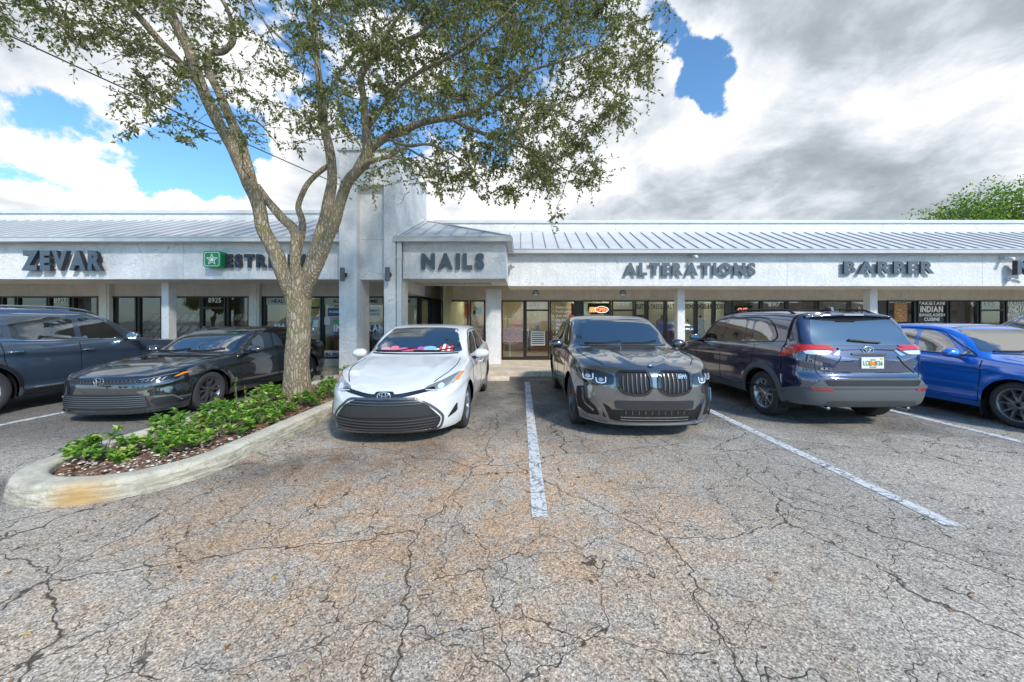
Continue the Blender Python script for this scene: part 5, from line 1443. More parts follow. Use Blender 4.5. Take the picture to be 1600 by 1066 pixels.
def grey_suv():
    s = sedan_spec('coupe_suv', 4.75, .965, 1.62, 2.864, .87, .365,
        ztop=[(0, .86), (.05, .90), (.2, .955), (.5, 1.01), (.9, 1.055), (1.38, 1.10), (1.46, 1.135), (1.8, 1.34), (2.15, 1.52), (2.4, 1.59), (2.75, 1.62), (3.3, 1.585), (3.9, 1.42), (4.3, 1.24), (4.5, 1.17), (4.75, 1.05)],
        zbelt=[(0, .76), (.3, .87), (.7, .965), (1.2, 1.01), (1.8, 1.03), (2.8, 1.06), (3.8, 1.10), (4.4, 1.10), (4.75, .98)],
        nose=[(.18, .09), (.26, .02), (.4, 0), (.6, 0), (.8, .03), (.9, .08), (1.1, .14)], rear=[(.2, .08), (.5, 0), (.8, .02), (1.1, .12)],
        af=1.02, nf=3.0, crease=[(.12, 1.4, .20, .50, .05, .028), (.3, 1.4, .62, .74, .05, .012)], cowl=1.38, sill=.28, fb=.20, bumpz=.78, flare=.022, tw=.25, rim=.262, gap=.05,
        doors=[(1.5, 2.55), (2.55, 3.55)], handles=[(2.4, .93), (3.4, .96)],
        windows=[[(1.78, 1.08), (2.48, 1.10), (2.48, 1.46), (2.22, 1.44), (2.0, 1.30)], [(2.56, 1.10), (3.35, 1.12), (3.45, 1.33), (3.15, 1.44), (2.56, 1.475)], [(3.42, 1.13), (3.85, 1.17), (3.70, 1.27), (3.5, 1.34)]],
        trim=[(1.70, 1.07), (2.0, 1.325), (2.22, 1.475), (2.7, 1.515), (3.2, 1.475), (3.6, 1.35), (3.95, 1.18)],
        windshield=sym([(.73, 1.125), (.77, 1.15), (.66, 1.38), (.60, 1.53), (.3, 1.555)]), rearwin=sym([(.64, 1.2), (.55, 1.42), (.3, 1.46)]), mirror=(1.80, 1.09), mirror_m=None)
    s['mirror_m'] = P_BLACK
    c = Car(s, 'dark grey SUV parked nose out right of the central white line, twin rounded grilles', 'car', (1.66, 4.53, 0), 0, P_GREY)
    c.common(M_ALLOYD, (5, .24, .020, .12))
    for q in (1, -1):
        k = [(q * .055, .80), (q * .05, .70), (q * .09, .615), (q * .20, .585), (q * .37, .605), (q * .455, .70), (q * .455, .80), (q * .40, .855), (q * .12, .86)]
        g_ = c.patch('grille', k, 'front', M_GAP, .010, sm=2, res=.035)
        c.rib('grille_surround', k + [k[0]], 'front', M_LAMPD, .034, .026, parent=g_, n=70)
        for j in range(6):
            x = .115 + j * .054; zt = .835 if j < 5 else .81; zb = .615 if 0 < j < 5 else .64
            c.rib('slat', [(q * x, zb), (q * (x + .006), (zt + zb) / 2), (q * x, zt)], 'front', M_ALLOYD, .012, .022, parent=g_, n=8)
        h = c.patch('headlight', [(q * .50, .705), (q * .72, .675), (q * .88, .73), (q * .93, .84), (q * .91, .885), (q * .70, .865), (q * .49, .82)], 'front', M_LAMPD, .006, sm=1, res=.03)
        for cx, cz in ((.64, .755), (.78, .785)):
            c.rib('led_hook', [(q * (cx - .055), cz + .035), (q * (cx - .05), cz - .025), (q * cx, cz - .04), (q * (cx + .05), cz - .025), (q * (cx + .055), cz + .02)], 'front', M_LEDW, .013, .014, parent=h)
            c.patch('projector', [(q * cx + .028 * cos(a), cz + .024 * sin(a)) for a in [i * pi / 6 for i in range(12)]], 'front', M_LAMP, .012, sm=0, parent=h)
        v = c.patch('air_curtain', [(q * .66, .30), (q * .80, .30), (q * .90, .36), (q * .91, .62), (q * .83, .65), (q * .81, .50), (q * .70, .40)], 'front', M_GAP, .006, sm=1, res=.03)
        c.rib('bumper_blade', [(q * .84, .62), (q * .83, .47), (q * .72, .36)], 'front', P_GREY, .022, .024, parent=v)
        c.patch('bumper_vent', [(q * .48, .285), (q * .62, .285), (q * .63, .47), (q * .54, .42)], 'front', M_GAP, .006, sm=1, res=.03)
        c.rib('bumper_blade', [(q * .66, .50), (q * .60, .38), (q * .55, .26)], 'front', P_GREY, .035, .03, parent=c.root)
        c.patch('side_marker', [(.52, .50), (.60, .50), (.58, .56), (.53, .56)], 'side', M_AMBER, .004, q, sm=1, res=.02)
        c.patch('taillight', [(q * .45, .93), (q * .88, .95), (q * .90, 1.0), (q * .45, 1.0)], 'rear', M_RED, .006, sm=1)
    c.patch('number_panel', sym([(.48, .40), (.50, .50), (.46, .515)]), 'front', mat('satin_black', (.03, .03, .032), .3), .010, sm=1)
    lg = c.patch('lower_grille', sym([(.44, .245), (.56, .27), (.62, .39), (.5, .395)]), 'front', M_GAP, .006, res=.04)
    c.slats('slat', 'front', [[(-.42, .275 + i * .035), (0, .272 + i * .035), (.42, .275 + i * .035)] for i in range(2)], M_CHROME, .007, .016, lg)
    c.slats('slat', 'front', [[(-.36 + i * .08, .34), (-.36 + i * .08, .385)] for i in range(10)], M_ALLOYD, .012, .012, lg, n=4)
    c.rib('lip', [(-.86, .235), (-.5, .215), (0, .21), (.5, .215), (.86, .235)], 'front', M_ALLOYG, .022, .02)
    # letter M badge in the right grille
    gz = .80
    for dx in (.285, .30, .315): c.rib('badge', [(dx, gz - .022), (dx + .008, gz + .022)], 'front', M_CHROME, .007, .038, n=3)
    for dx in (.335, .36, .385): c.rib('badge', [(dx, gz - .02), (dx, gz + .02)], 'front', M_CHROME, .009, .038, n=3)
    c.rib('badge', [(.335, gz + .016), (.36, gz), (.385, gz + .016)], 'front', M_CHROME, .009, .038, n=6)
    # roundel
    z = .925; p, n = c.hit('front', 0, z); t = sub('emblem', c.root); t.location = p + n * .008
    qn = n.to_track_quat('Z', 'Y'); t.rotation_mode = 'QUATERNION'; t.rotation_quaternion = qn
    for nm, r0, r1, mm, h in (('emblem_ring', .030, .040, M_CHROME, .004), ('emblem_disc', 0, .030, M_BLACK, .003)):
        mb = MB(); n_ = 24; vs = [(a * cos(2 * pi * k / n_), a * sin(2 * pi * k / n_), h) for a in (max(r0, .0005), r1) for k in range(n_)]
        mb.add(vs, [(k, (k + 1) % n_, n_ + (k + 1) % n_, n_ + k) for k in range(n_)]); mb.build(nm, mm, t)
    for i in range(4):
        mb = MB(); vs = [(0, 0, .0045)] + [(.022 * cos(i * pi / 2 + a * pi / 12), .022 * sin(i * pi / 2 + a * pi / 12), .0045) for a in range(7)]
        mb.add(vs, [(0, k, k + 1) for k in range(1, 7)]); mb.build('emblem_quarter', mat('roundel_blue', (.03, .20, .6), .3) if i % 2 else M_WHITE, t)
    return c

def rear_suv_lights(c): pass
def navy_suv():
    s = sedan_spec('suv', 4.60, .93, 1.69, 2.69, .95, .352,
        ztop=[(0, .84), (.05, .90), (.2, .98), (.6, 1.05), (1.15, 1.12), (1.25, 1.16), (1.55, 1.36), (1.9, 1.57), (2.15, 1.645), (2.6, 1.685), (3.4, 1.675), (3.9, 1.645), (4.10, 1.625), (4.16, 1.58), (4.34, 1.32), (4.47, 1.13), (4.56, 1.02), (4.60, .98)],
        zbelt=[(0, .74), (.3, .88), (.7, .98), (1.2, 1.04), (1.8, 1.07), (2.8, 1.10), (3.6, 1.13), (4.2, 1.14), (4.5, 1.05), (4.60, .93)],
        nose=[(.2, .09), (.3, .02), (.5, 0), (.8, .03), (1.0, .12)], rear=[(.30, .10), (.42, .02), (.55, 0), (.72, .01), (.78, .055), (.95, .06), (1.02, .05), (1.12, .02), (1.2, .0)],
        af=.70, nf=3.0, ar=.50, nr=3.4, cowl=1.15, sill=.30, fb=.25, rb=.34, flare=.02, rbumpz=.74, tw=.235, rim=.235, gap=.055,
        doors=[(1.45, 2.42), (2.42, 3.42)], handles=[(2.28, .97), (3.25, 1.0)],
        windows=[[(1.62, 1.12), (2.34, 1.14), (2.34, 1.52), (2.02, 1.49), (1.78, 1.33)], [(2.44, 1.14), (3.02, 1.155), (3.02, 1.535), (2.44, 1.53)], [(3.07, 1.16), (3.22, 1.165), (3.22, 1.53), (3.07, 1.535)], [(3.28, 1.17), (3.75, 1.20), (3.80, 1.26), (3.55, 1.48), (3.28, 1.53)]],
        trim=[(1.55, 1.11), (1.78, 1.36), (2.02, 1.525), (2.4, 1.565), (3.2, 1.57), (3.6, 1.52), (3.86, 1.27), (3.78, 1.18)],
        belt=[(1.58, 1.105), (2.4, 1.125), (3.2, 1.15), (3.8, 1.185)],
        windshield=sym([(.70, 1.15), (.62, 1.40), (.56, 1.58), (.3, 1.6)]), rearwin=sym([(.66, 1.165), (.70, 1.20), (.62, 1.44), (.57, 1.535), (.3, 1.55)]), mirror=(1.62, 1.13))
    c = Car(s, 'dark navy SUV with grey cladding, tailgate and license plate facing out', 'car', (4.78, 4.92 + 4.60, 0), pi, P_NAVY)
    c.common(M_ALLOY, (5, .30, .022, .25))
    zq = lambda y: 0
    # cladding: bumper, arches, sills
    c.patch('bumper_cover', sym([(.55, .345), (.80, .37), (.925, .45), (.925, .50), (.90, .585), (.80, .60), (.66, .72), (.3, .725)]), 'rear', M_GREYP, .012, sm=1, res=.04, skirt=.03)
    c.patch('bumper_step', sym([(.60, .62), (.66, .70), (.3, .705)]), 'rear', M_PLAST, .016, sm=1, res=.05)
    c.rib('bumper_edge', [(-.86, .60), (-.4, .61), (0, .612), (.4, .61), (.86, .60)], 'rear', M_GREYP, .03, .028)
    c.patch('diffuser', sym([(.50, .345), (.62, .36), (.58, .42), (.3, .43)]), 'rear', mat('diffuser_grey', (.06, .062, .065), .6), .020, sm=1)
    a = [c.s['ax'], c.s['ax'] + c.s['wb']]; r = c.s['r']
    for sgn in (1, -1):
        for k, yc in enumerate(a):
            r0, r1 = r + .056, r + .125; pts = []
            angs = [radians(t) for t in range(-4, 185, 9)]
            sq = lambda t, rr: (yc + rr * math.copysign(abs(cos(t)) ** .9, cos(t)), r + rr * math.copysign(abs(sin(t)) ** .93, sin(t)))
            poly = [sq(t, r0) for t in angs] + [sq(t, r1 + .012) for t in reversed(angs)]
            c.patch('arch_cladding', poly, 'side', M_GREYP, .016, sgn, sm=0, res=.05, skirt=.03)
        c.patch('sill_cladding', [(a[0] + r + .10, .305), (a[1] - r - .10, .305), (a[1] - r - .12, .43), (a[0] + r + .12, .40)], 'side', M_GREYP, .014, sgn, sm=0, res=.08)
        c.patch('bumper_corner', [(a[1] + r + .09, .345), (4.30, .35), (4.5, .40), (4.5, .60), (4.40, .60), (a[1] + r + .10, .46)], 'side', M_GREYP, .011, sgn, sm=0, res=.05, skirt=.03)
        t = c.patch('taillight', [(4.02, .985), (4.15, .985), (4.40, 1.09), (4.48, 1.12), (4.48, 1.17), (4.28, 1.17), (4.12, 1.10)], 'side', M_RED, .010, sgn, sm=1, res=.03)
        t2 = c.patch('taillight', [(sgn * .92, 1.09), (sgn * .92, 1.16), (sgn * .84, 1.175), (sgn * .42, 1.125), (sgn * .46, 1.095), (sgn * .70, 1.11)], 'rear', M_RED, .012, sm=1, res=.03)
        c.patch('reverse_lamp', [(sgn * .80, 1.045), (sgn * .82, 1.10), (sgn * .48, 1.09), (sgn * .56, 1.045)], 'rear', M_LEDW, .009, sm=1, res=.03, parent=t2)
        c.patch('lamp_trim', [(sgn * .50, 1.035), (sgn * .40, 1.105), (sgn * .36, 1.115), (sgn * .42, 1.025)], 'rear', M_CHROME, .008, sm=1, res=.03, parent=t2)
        c.patch('reflector', [(sgn * .56, .565), (sgn * .78, .56), (sgn * .78, .595), (sgn * .56, .60)], 'rear', M_RED, .020, sm=1, res=.03)
        mb = MB(); mb.tube([(sgn * .55, 4.20, .32), (sgn * .55, 4.50, .31)], .035, 14, False); mb.tube([(sgn * .55, 4.50, .31), (sgn * .55, 4.48, .31)], .026, 14); mb.build('exhaust_tip', M_CHROME, c.root, True)
        # roof rails
        mb = MB(); pts = []
        for k in range(13):
            y = 1.95 + k * 2.0 / 12; p, n = c.hit('top', sgn * .60, y); pts.append((sgn * .60, y, p.z + (.045 if 0 < k < 12 else -.005)))
        mb.tube(pts, .016, 8); mb.build('roof_rail', M_PLAST, c.root, True)
    c.rib('tailgate_seam', [(-.70, 1.05), (-.72, .90), (-.66, .74), (0, .735), (.66, .74), (.72, .90), (.70, 1.05)], 'rear', M_GAP, .007, .003, n=50)
    c.rib('garnish', [(-.40, 1.115), (0, 1.125), (.40, 1.115)], 'rear', P_NAVY, .035, .02)
    # plate recess
    for q in (1, -1): c.rib('tailgate_crease', [(q * .62, .80), (q * .46, .92), (q * .38, 1.02)], 'rear', P_NAVY, .02, .012)
    plate(c, 0, .935, 'rear', ('LCL', 'B26'))
    emblem_ovals(c, 'rear', 0, 1.105, .075, .052)
    # spoiler, high lamp, wiper, fin, badge
    mb = MB(); pr = [(3.95, 1.635), (4.24, 1.605), (4.27, 1.585), (4.24, 1.572), (4.05, 1.58), (3.95, 1.60)]; vs = []; n_ = 14
    for i in range(n_ + 1):
        x = -.63 + 1.26 * i / n_; b = -.035 * (x / .63) ** 2; sw = -.06 * (x / .63) ** 2
        vs += [(x, y + sw * (y > 4), z + b + .012) for y, z in pr]
    k_ = len(pr); fs = [(i * k_ + j, i * k_ + (j + 1) % k_, (i + 1) * k_ + (j + 1) % k_, (i + 1) * k_ + j) for i in range(n_) for j in range(k_)] + [tuple(range(k_)), tuple(n_ * k_ + j for j in range(k_))[::-1]]
    mb.add(vs, fs); sp = mb.build('spoiler', P_NAVY, c.root, True)
    mb = MB(); mb.box(-.14, .14, 4.262, 4.275, 1.588, 1.60); mb.build('brake_lamp', M_LEDW, sp)
    c.rib('rear_wiper', [(-.22, 1.20), (0, 1.215), (.20, 1.235)], 'rear', M_PLAST, .022, .03)
    mb = MB(); mb.prism([(3.70, 1.66), (3.92, 1.655), (3.90, 1.72), (3.85, 1.725)], lambda a, b: (-.02, a, b), lambda a, b: (.02, a, b)); mb.build('antenna_fin', P_NAVY, c.root)
    p, n = c.hit('rear', .58, .86)
    mb = MB(); text_at('RAV4', -.68, -.47, .835, .87, -(p.y + .006), M_CHROME, None, world=False, into=mb, th=.006)
    mb.v = [(-x, -y, z) for x, y, z in mb.v]; mb.build('badge', M_CHROME, c.root)
    c.rib('trunk_handle', [(-.24, 1.05), (.24, 1.05)], 'rear', M_PLAST, .03, .012)
    return c

def blue_sedan():
    s = sedan_spec('sedan', 4.595, .90, 1.475, 2.65, .90, .325,
        ztop=[(0, .74), (.05, .78), (.2, .84), (.5, .90), (.9, .95), (1.15, .985), (1.25, 1.02), (1.6, 1.24), (1.95, 1.41), (2.2, 1.455), (2.6, 1.475), (3.2, 1.44), (3.6, 1.34), (4.0, 1.17), (4.15, 1.13), (4.45, 1.11), (4.595, 1.0)],
        zbelt=[(0, .64), (.3, .76), (.6, .85), (1.0, .90), (1.5, .93), (2.5, .96), (3.5, .99), (4.2, 1.03), (4.595, .9)],
        nose=[(.15, .10), (.22, .02), (.35, 0), (.5, .01), (.62, .04), (.72, .10), (.9, .2)], rear=[(.2, .08), (.4, 0), (.6, .02), (.9, .1), (1.1, .2)],
        af=.66, nf=3.0, cowl=1.15, sill=.21, fb=.17, flare=.028, rim=.235, crease=[(.2, 1.2, .45, .62, .05, .012)],
        doors=[(1.30, 2.30), (2.30, 3.25)], handles=[(2.15, .82), (3.1, .84)],
        windows=[[(1.62, .985), (2.24, 1.0), (2.24, 1.35), (2.02, 1.335), (1.80, 1.21)], [(2.31, 1.0), (3.0, 1.02), (3.06, 1.24), (2.8, 1.35), (2.31, 1.365)], [(1.42, .975), (1.585, .98), (1.585, 1.085)]],
        trim=[(1.38, .965), (1.70, 1.165), (2.02, 1.36), (2.5, 1.39), (2.9, 1.36), (3.2, 1.26), (3.4, 1.05)], belt=[(1.40, .962), (2.3, .985), (3.1, 1.008)],
        windshield=sym([(.68, 1.025), (.72, 1.05), (.61, 1.27), (.555, 1.40), (.3, 1.42)]), rearwin=sym([(.62, 1.16), (.52, 1.36), (.3, 1.39)]), mirror=(1.58, .975))
    c = Car(s, 'bright blue sedan parked nose out at the right edge, grey ten spoke wheel', 'car', (7.82, 4.22, 0), 0, P_BLUE)
    c.common(M_ALLOYG, (5, .30, .018, .12))
    c.patch('grille', sym([(.40, .50), (.46, .62), (.3, .64)]), 'front', M_PLAST, .005, res=.04)
    c.patch('lower_grille', sym([(.5, .22), (.60, .38), (.3, .40)]), 'front', M_PLAST, .005, res=.04)
    c.patch('hood_scoop', [(-.28, .72), (-.30, .80), (.30, .80), (.28, .72)], 'top', P_BLUE, .03, sm=1, skirt=.04)
    for q in (1, -1):
        c.patch('headlight', [(q * .50, .60), (q * .74, .60), (q * .84, .70), (q * .84, .77), (q * .5, .70)], 'front', M_LAMPD, .006, sm=1, res=.03)
        c.patch('side_badge', [(1.28, .785), (1.40, .775), (1.40, .80), (1.28, .805)], 'side', M_CHROME, .006, q, sm=1, res=.03)
        c.rib('sill_line', [(1.38, .33), (2.2, .32), (2.9, .31)], 'side', mat('sill_light', (.02, .16, .75), .25, .4, 1), .05, .018, q)
        c.patch('taillight', [(q * .50, .85), (q * .78, .85), (q * .84, .95), (q * .5, .95)], 'rear', M_RED, .006, sm=1)
        mb = MB(); mb.box(q * .86 - .06, q * .86 + .06, 1.26, 1.275, .10, .34, .003); mb.build('mud_flap', M_PLAST, c.root)
    return c

def big_suv(label, loc, rz, pm, trim_m, rim, name='suv'):
    s = sedan_spec(name, 5.02, .985, 1.77, 2.90, 1.0, .385,
        ztop=[(0, .90), (.05, .95), (.2, 1.02), (.6, 1.09), (1.25, 1.15), (1.35, 1.19), (1.7, 1.42), (2.05, 1.63), (2.3, 1.70), (2.8, 1.745), (3.8, 1.73), (4.3, 1.69), (4.5, 1.66), (4.58, 1.60), (4.78, 1.32), (4.90, 1.12), (4.98, 1.02), (5.02, .95)],
        zbelt=[(0, .80), (.3, .93), (.7, 1.03), (1.2, 1.08), (1.8, 1.10), (2.8, 1.13), (3.6, 1.16), (4.4, 1.19), (4.8, 1.15), (5.02, 1.0)],
        nose=[(.2, .09), (.3, .02), (.5, 0), (.8, .03), (1.0, .12)], rear=[(.3, .08), (.5, 0), (.9, .05), (1.2, .05)],
        af=.72, nf=3.0, ar=.5, nr=3.2, cowl=1.25, sill=.27, fb=.24, rb=.34, flare=.02, rim=.25, tw=.25, gap=.05,
        doors=[(1.55, 2.62), (2.62, 3.66)], handles=[(2.50, .97), (3.50, 1.0)],
        windows=[[(1.78, 1.16), (2.55, 1.175), (2.55, 1.575), (2.18, 1.55), (1.95, 1.38)], [(2.64, 1.175), (3.50, 1.195), (3.52, 1.59), (2.64, 1.58)], [(3.60, 1.20), (4.25, 1.24), (4.40, 1.34), (4.15, 1.54), (3.60, 1.585)]],
        trim=[(1.66, 1.14), (1.95, 1.41), (2.18, 1.59), (2.6, 1.625), (3.6, 1.63), (4.15, 1.58), (4.47, 1.36), (4.3, 1.22)], belt=[(1.68, 1.14), (2.6, 1.155), (3.6, 1.18), (4.3, 1.225)], trim_m=trim_m,
        windshield=sym([(.74, 1.18), (.66, 1.42), (.60, 1.62), (.3, 1.645)]), rearwin=sym([(.66, 1.18), (.60, 1.5), (.3, 1.55)]), mirror=(1.80, 1.17))
    c = Car(s, label, 'car', loc, rz, pm)
    c.common(rim, (5, .30, .024, .15), handle_m=M_CHROME)
    for q in (1, -1):
        c.patch('taillight', [(q * .45, 1.0), (q * .93, 1.0), (q * .93, 1.08), (q * .45, 1.06)], 'rear', M_RED, .01, sm=1)
        c.patch('headlight', [(q * .55, .85), (q * .85, .88), (q * .9, .96), (q * .55, .93)], 'front', M_LAMP, .006, sm=1)
        a0 = c.s['ax'] + c.s['r']; a1 = c.s['ax'] + c.s['wb'] - c.s['r']
        c.patch('sill_cladding', [(a0 + .10, .275), (a1 - .10, .275), (a1 - .12, .36), (a0 + .12, .36)], 'side', M_PLAST, .012, q, sm=0, res=.08)
        c.rib('sill_trim', [(a0 + .1, .40), (a1 - .25, .39)], 'side', M_CHROME, .022, .012, q)
        for k, yc in enumerate((c.s['ax'], c.s['ax'] + c.s['wb'])):
            r0, r1 = c.s['r'] + .05, c.s['r'] + .10; angs = [radians(t) for t in range(-4, 185, 9)]; rr_ = c.s['r']
            c.patch('arch_cladding', [(yc + r0 * cos(t), rr_ + r0 * sin(t)) for t in angs] + [(yc + r1 * cos(t), rr_ + r1 * sin(t)) for t in reversed(angs)], 'side', M_PLAST, .008, q, sm=0, res=.05, skirt=.02)
        mb = MB(); pts = []
        for k in range(13):
            y = 2.1 + k * 2.3 / 12; p, n = c.hit('top', q * .64, y); pts.append((q * .64, y, p.z + (.045 if 0 < k < 12 else -.005)))
        mb.tube(pts, .017, 8); mb.build('roof_rail', M_ALLOY, c.root, True)
    c.patch('bumper_cover', sym([(.6, .35), (.93, .42), (.93, .60), (.5, .64)]), 'rear', M_PLAST, .01, sm=1)
    return c

white_sedan(); black_sedan(); grey_suv(); navy_suv(); blue_sedan()
big_suv('slate blue SUV with chrome window trim parked nose in at the left edge', (-9.28, 9.50, 0), pi, P_SLATE, M_CHROME, M_ALLOY)
big_suv('silver blue SUV mostly hidden behind the bright blue sedan at the right edge', (11.0, 9.6, 0), pi, P_SILV, M_CHROME, M_ALLOY)
# ================================================================ VEGETATION
def leaf_mesh(name, leaves, m, parent, size, origin):
    """leaves: list of (pos, dir, normal, scale). each leaf is a folded six point blade"""
    vs = []; fs = []
    for p, d, n, s in leaves:
        l = size * s; w = l * .27; b = d.cross(n).normalized(); u = n
        i = len(vs)
        p = p - origin
        for a, c, h in ((0, 0, 0), (.4, -1, .16), (.4, 1, .16), (1, 0, -.08)):
            q = p + d * (a * l) + b * (c * w) + u * (h * l); vs.append((q.x, q.y, q.z))
        fs += [(i, i + 1, i + 3), (i, i + 3, i + 2)]
    me = bpy.data.meshes.new(name); me.from_pydata(vs, [], fs); me.materials.append(m); me.update()
    o = bpy.data.objects.new(name, me); COL.objects.link(o); o.parent = parent
    return o
def rvec(rg):
    while True:
        v = Vector((rg.uniform(-1, 1), rg.uniform(-1, 1), rg.uniform(-1, 1)))
        if .05 < v.length < 1: return v.normalized()

def oak():
    rg = random.Random(11); Y0 = 6.2
    org = Pt(465, 632, Y0); org.z = .12
    t = thing('oak_tree', 'spreading oak with forked furrowed trunk growing in the planting island', 'tree', org)
    def path(pts, n=5):
        """pts: (px, py, Y, radius) -> smooth world polyline"""
        ps = [Pt(a, b, Y) for a, b, Y, r in pts]; rs = [p[3] * (.73 if pts[0][3] > .3 else .63) for p in pts]; ts = list(range(len(pts)))
        f = [pchip(list(zip(ts, [p[k] for p in ps]))) for k in range(3)]; fr = pchip(list(zip(ts, rs))); out = []
        for k in range((len(pts) - 1) * n + 1):
            u = k / n; out.append((Vector((f[0](u), f[1](u), f[2](u))), fr(u)))
        return out
    limbs = [
        [(465, 640, 6.2, .33), (465, 612, 6.2, .285), (464, 575, 6.2, .262), (466, 530, 6.2, .25), (467, 490, 6.2, .25), (468, 455, 6.2, .27), (468, 425, 6.2, .25)],
        # left stem
        [(462, 490, 6.2, .20), (447, 440, 6.2, .195), (428, 395, 6.15, .18), (410, 345, 6.1, .165), (392, 297, 6.05, .165), (372, 248, 6.0, .15), (346, 200, 5.95, .135), (318, 140, 5.85, .125), (296, 80, 5.75, .12), (256, 0, 5.6, .105), (225, -70, 5.5, .08), (205, -140, 5.3, .05)],
        [(398, 300, 6.1, .13), (385, 250, 6.15, .12), (366, 200, 6.3, .115), (345, 150, 6.4, .105), (325, 108, 6.5, .10), (322, 86, 6.5, .095), (350, 80, 6.6, .085), (365, 60, 6.6, .07), (360, 25, 6.7, .06), (330, -30, 6.8, .05), (310, -90, 7, .03)],
        [(318, 140, 5.85, .09), (288, 105, 5.7, .085), (250, 65, 5.5, .08), (215, 25, 5.3, .075), (175, -10, 5.1, .065), (120, -60, 4.9, .045)],
        [(290, 100, 5.7, .05), (230, 75, 5.3, .04), (150, 45, 4.9, .03), (70, 15, 4.6, .02), (10, 5, 4.4, .012)],
        # middle stem pair
        [(468, 470, 6.1, .14), (462, 420, 6.05, .13), (464, 375, 6.1, .13), (440, 340, 6.2, .115), (415, 312, 6.2, .10), (400, 290, 6.15, .09)],
        [(466, 400, 6.1, .12), (472, 350, 6.3, .09), (466, 320, 6.4, .075), (478, 292, 6.5, .07), (500, 268, 6.6, .07), (515, 258, 6.6, .06)],
        # right stems
        [(470, 480, 6.15, .20), (482, 425, 6.15, .18), (498, 380, 6.2, .165), (510, 335, 6.3, .15), (518, 290, 6.4, .135), (517, 245, 6.5, .125), (508, 200, 6.6, .115), (500, 140, 6.8, .10), (494, 80, 7, .085), (490, 0, 7.2, .07), (480, -80, 7.4, .05)],
        [(475, 470, 6.1, .17), (495, 415, 6.0, .155), (515, 365, 5.95, .145), (532, 318, 5.9, .13), (545, 285, 5.8, .125), (575, 245, 5.7, .12), (572, 205, 5.7, .10), (568, 165, 5.6, .085), (564, 125, 5.5, .075), (585, 90, 5.4, .07), (625, 68, 5.3, .06), (665, 45, 5.1, .045), (690, -10, 4.9, .03)],
        [(545, 285, 5.8, .10), (580, 232, 5.8, .105), (615, 210, 5.8, .10), (655, 194, 5.7, .085), (706, 183, 5.6, .07), (745, 172, 5.5, .055), (775, 148, 5.3, .04), (830, 110, 5.1, .03), (900, 90, 5.0, .02), (960, 60, 4.9, .012)],
        [(700, 184, 5.6, .05), (738, 203, 5.6, .045), (797, 224, 5.6, .038), (850, 241, 5.6, .03), (890, 268, 5.7, .02), (930, 275, 5.8, .01)],
        [(577, 200, 5.7, .06), (605, 157, 5.6, .055), (633, 128, 5.5, .05), (668, 106, 5.3, .045), (710, 85, 5.1, .035), (770, 40, 4.8, .025), (820, -10, 4.6, .015)],
        [(555, 270, 5.75, .06), (577, 253, 5.6, .055), (605, 246, 5.5, .048), (632, 232, 5.5, .03), (660, 245, 5.5, .02), (700, 262, 5.6, .012)],
        [(600, 215, 5.8, .05), (640, 228, 5.5, .04), (670, 226, 5.3, .03), (720, 250, 5.2, .02), (760, 285, 5.2, .012)],
        [(510, 150, 6.8, .05), (540, 100, 7.0, .04), (580, 60, 7.2, .03), (640, 10, 7.4, .02)],
        [(497, 110, 6.9, .05), (450, 70, 7.1, .04), (410, 30, 7.3, .03), (380, -20, 7.5, .02)],
        [(372, 190, 6.3, .03), (400, 190, 6.5, .022), (425, 215, 6.7, .015), (440, 235, 6.8, .008)],
        [(564, 125, 5.5, .05), (600, 60, 5.2, .04), (640, 0, 5.0, .03), (680, -60, 4.8, .02)],
        [(256, 0, 5.6, .07), (300, -60, 5.8, .05), (380, -120, 6.0, .03)],
        [(775, 148, 5.3, .03), (840, 160, 5.6, .022), (900, 190, 5.9, .015), (950, 200, 6.2, .008)],
    ]
    bm = MB(); nodes = []
    for li, L in enumerate(limbs):
        if li and L[0][1] > 430: L = [(467, L[0][1] + 50, 6.24, .05)] + [(L[0][0], L[0][1], L[0][2] + .06, L[0][3] * .72)] + L[1:]
        elif li: L = [(L[0][0], L[0][1], L[0][2], L[0][3] * .7)] + L[1:]
        ps = path(L); seg = 28 if li == 0 else (18 if L[0][3] > .09 else 9)
        pts = []
        for i, (p, r) in enumerate(ps):
            wob = Vector((noise.noise(p * 2.1), noise.noise(p * 2.1 + Vector((9, 0, 0))), noise.noise(p * 2.1 + Vector((0, 9, 0))))) * min(.05, r * .35)
            if li: p = p + wob
            pts.append((p, r * (1 + .07 * noise.noise(p * 3.3))))
            if li and r < .09: nodes.append((p, r))
        b0 = len(bm.v); bm.tube([p for p, r in pts], [r for p, r in pts], seg)
        for k in range(b0, len(bm.v)):    # uneven, fluted wood
            v = Vector(bm.v[k]); c = min((q for q, r in pts), key=lambda q: (q - v).length_squared)
            d = (v - c); a = math.atan2(d.y, d.x)
            f = 1 + .07 * noise.noise(Vector((a * 1.3, v.z * 1.2, li))) + .05 * noise.noise(v * 7)
            if li == 0: f += .05 * sin(a * 5 + 1.5) * sstep(1.1, .2, v.z)
            bm.v[k] = tuple(c + d * f)
    # root flare
    bm.build('trunk', M_BARK, t, True, world=True)
    # crown outline in the picture, then filled through its depth
    outline = [(-60, -120), (-60, 40), (25, 62), (60, 50), (110, 72), (130, 110), (150, 75), (190, 130), (165, 190), (215, 210), (260, 235), (330, 215), (345, 240), (400, 240), (455, 225), (480, 260), (530, 240), (560, 290), (640, 270),
               (690, 305), (740, 300), (775, 330), (800, 310), (835, 325), (865, 345), (890, 300), (930, 285), (955, 262), (960, 200), (985, 180), (1000, 130), (1022, 90), (1015, 40), (985, 0), (960, -120)]
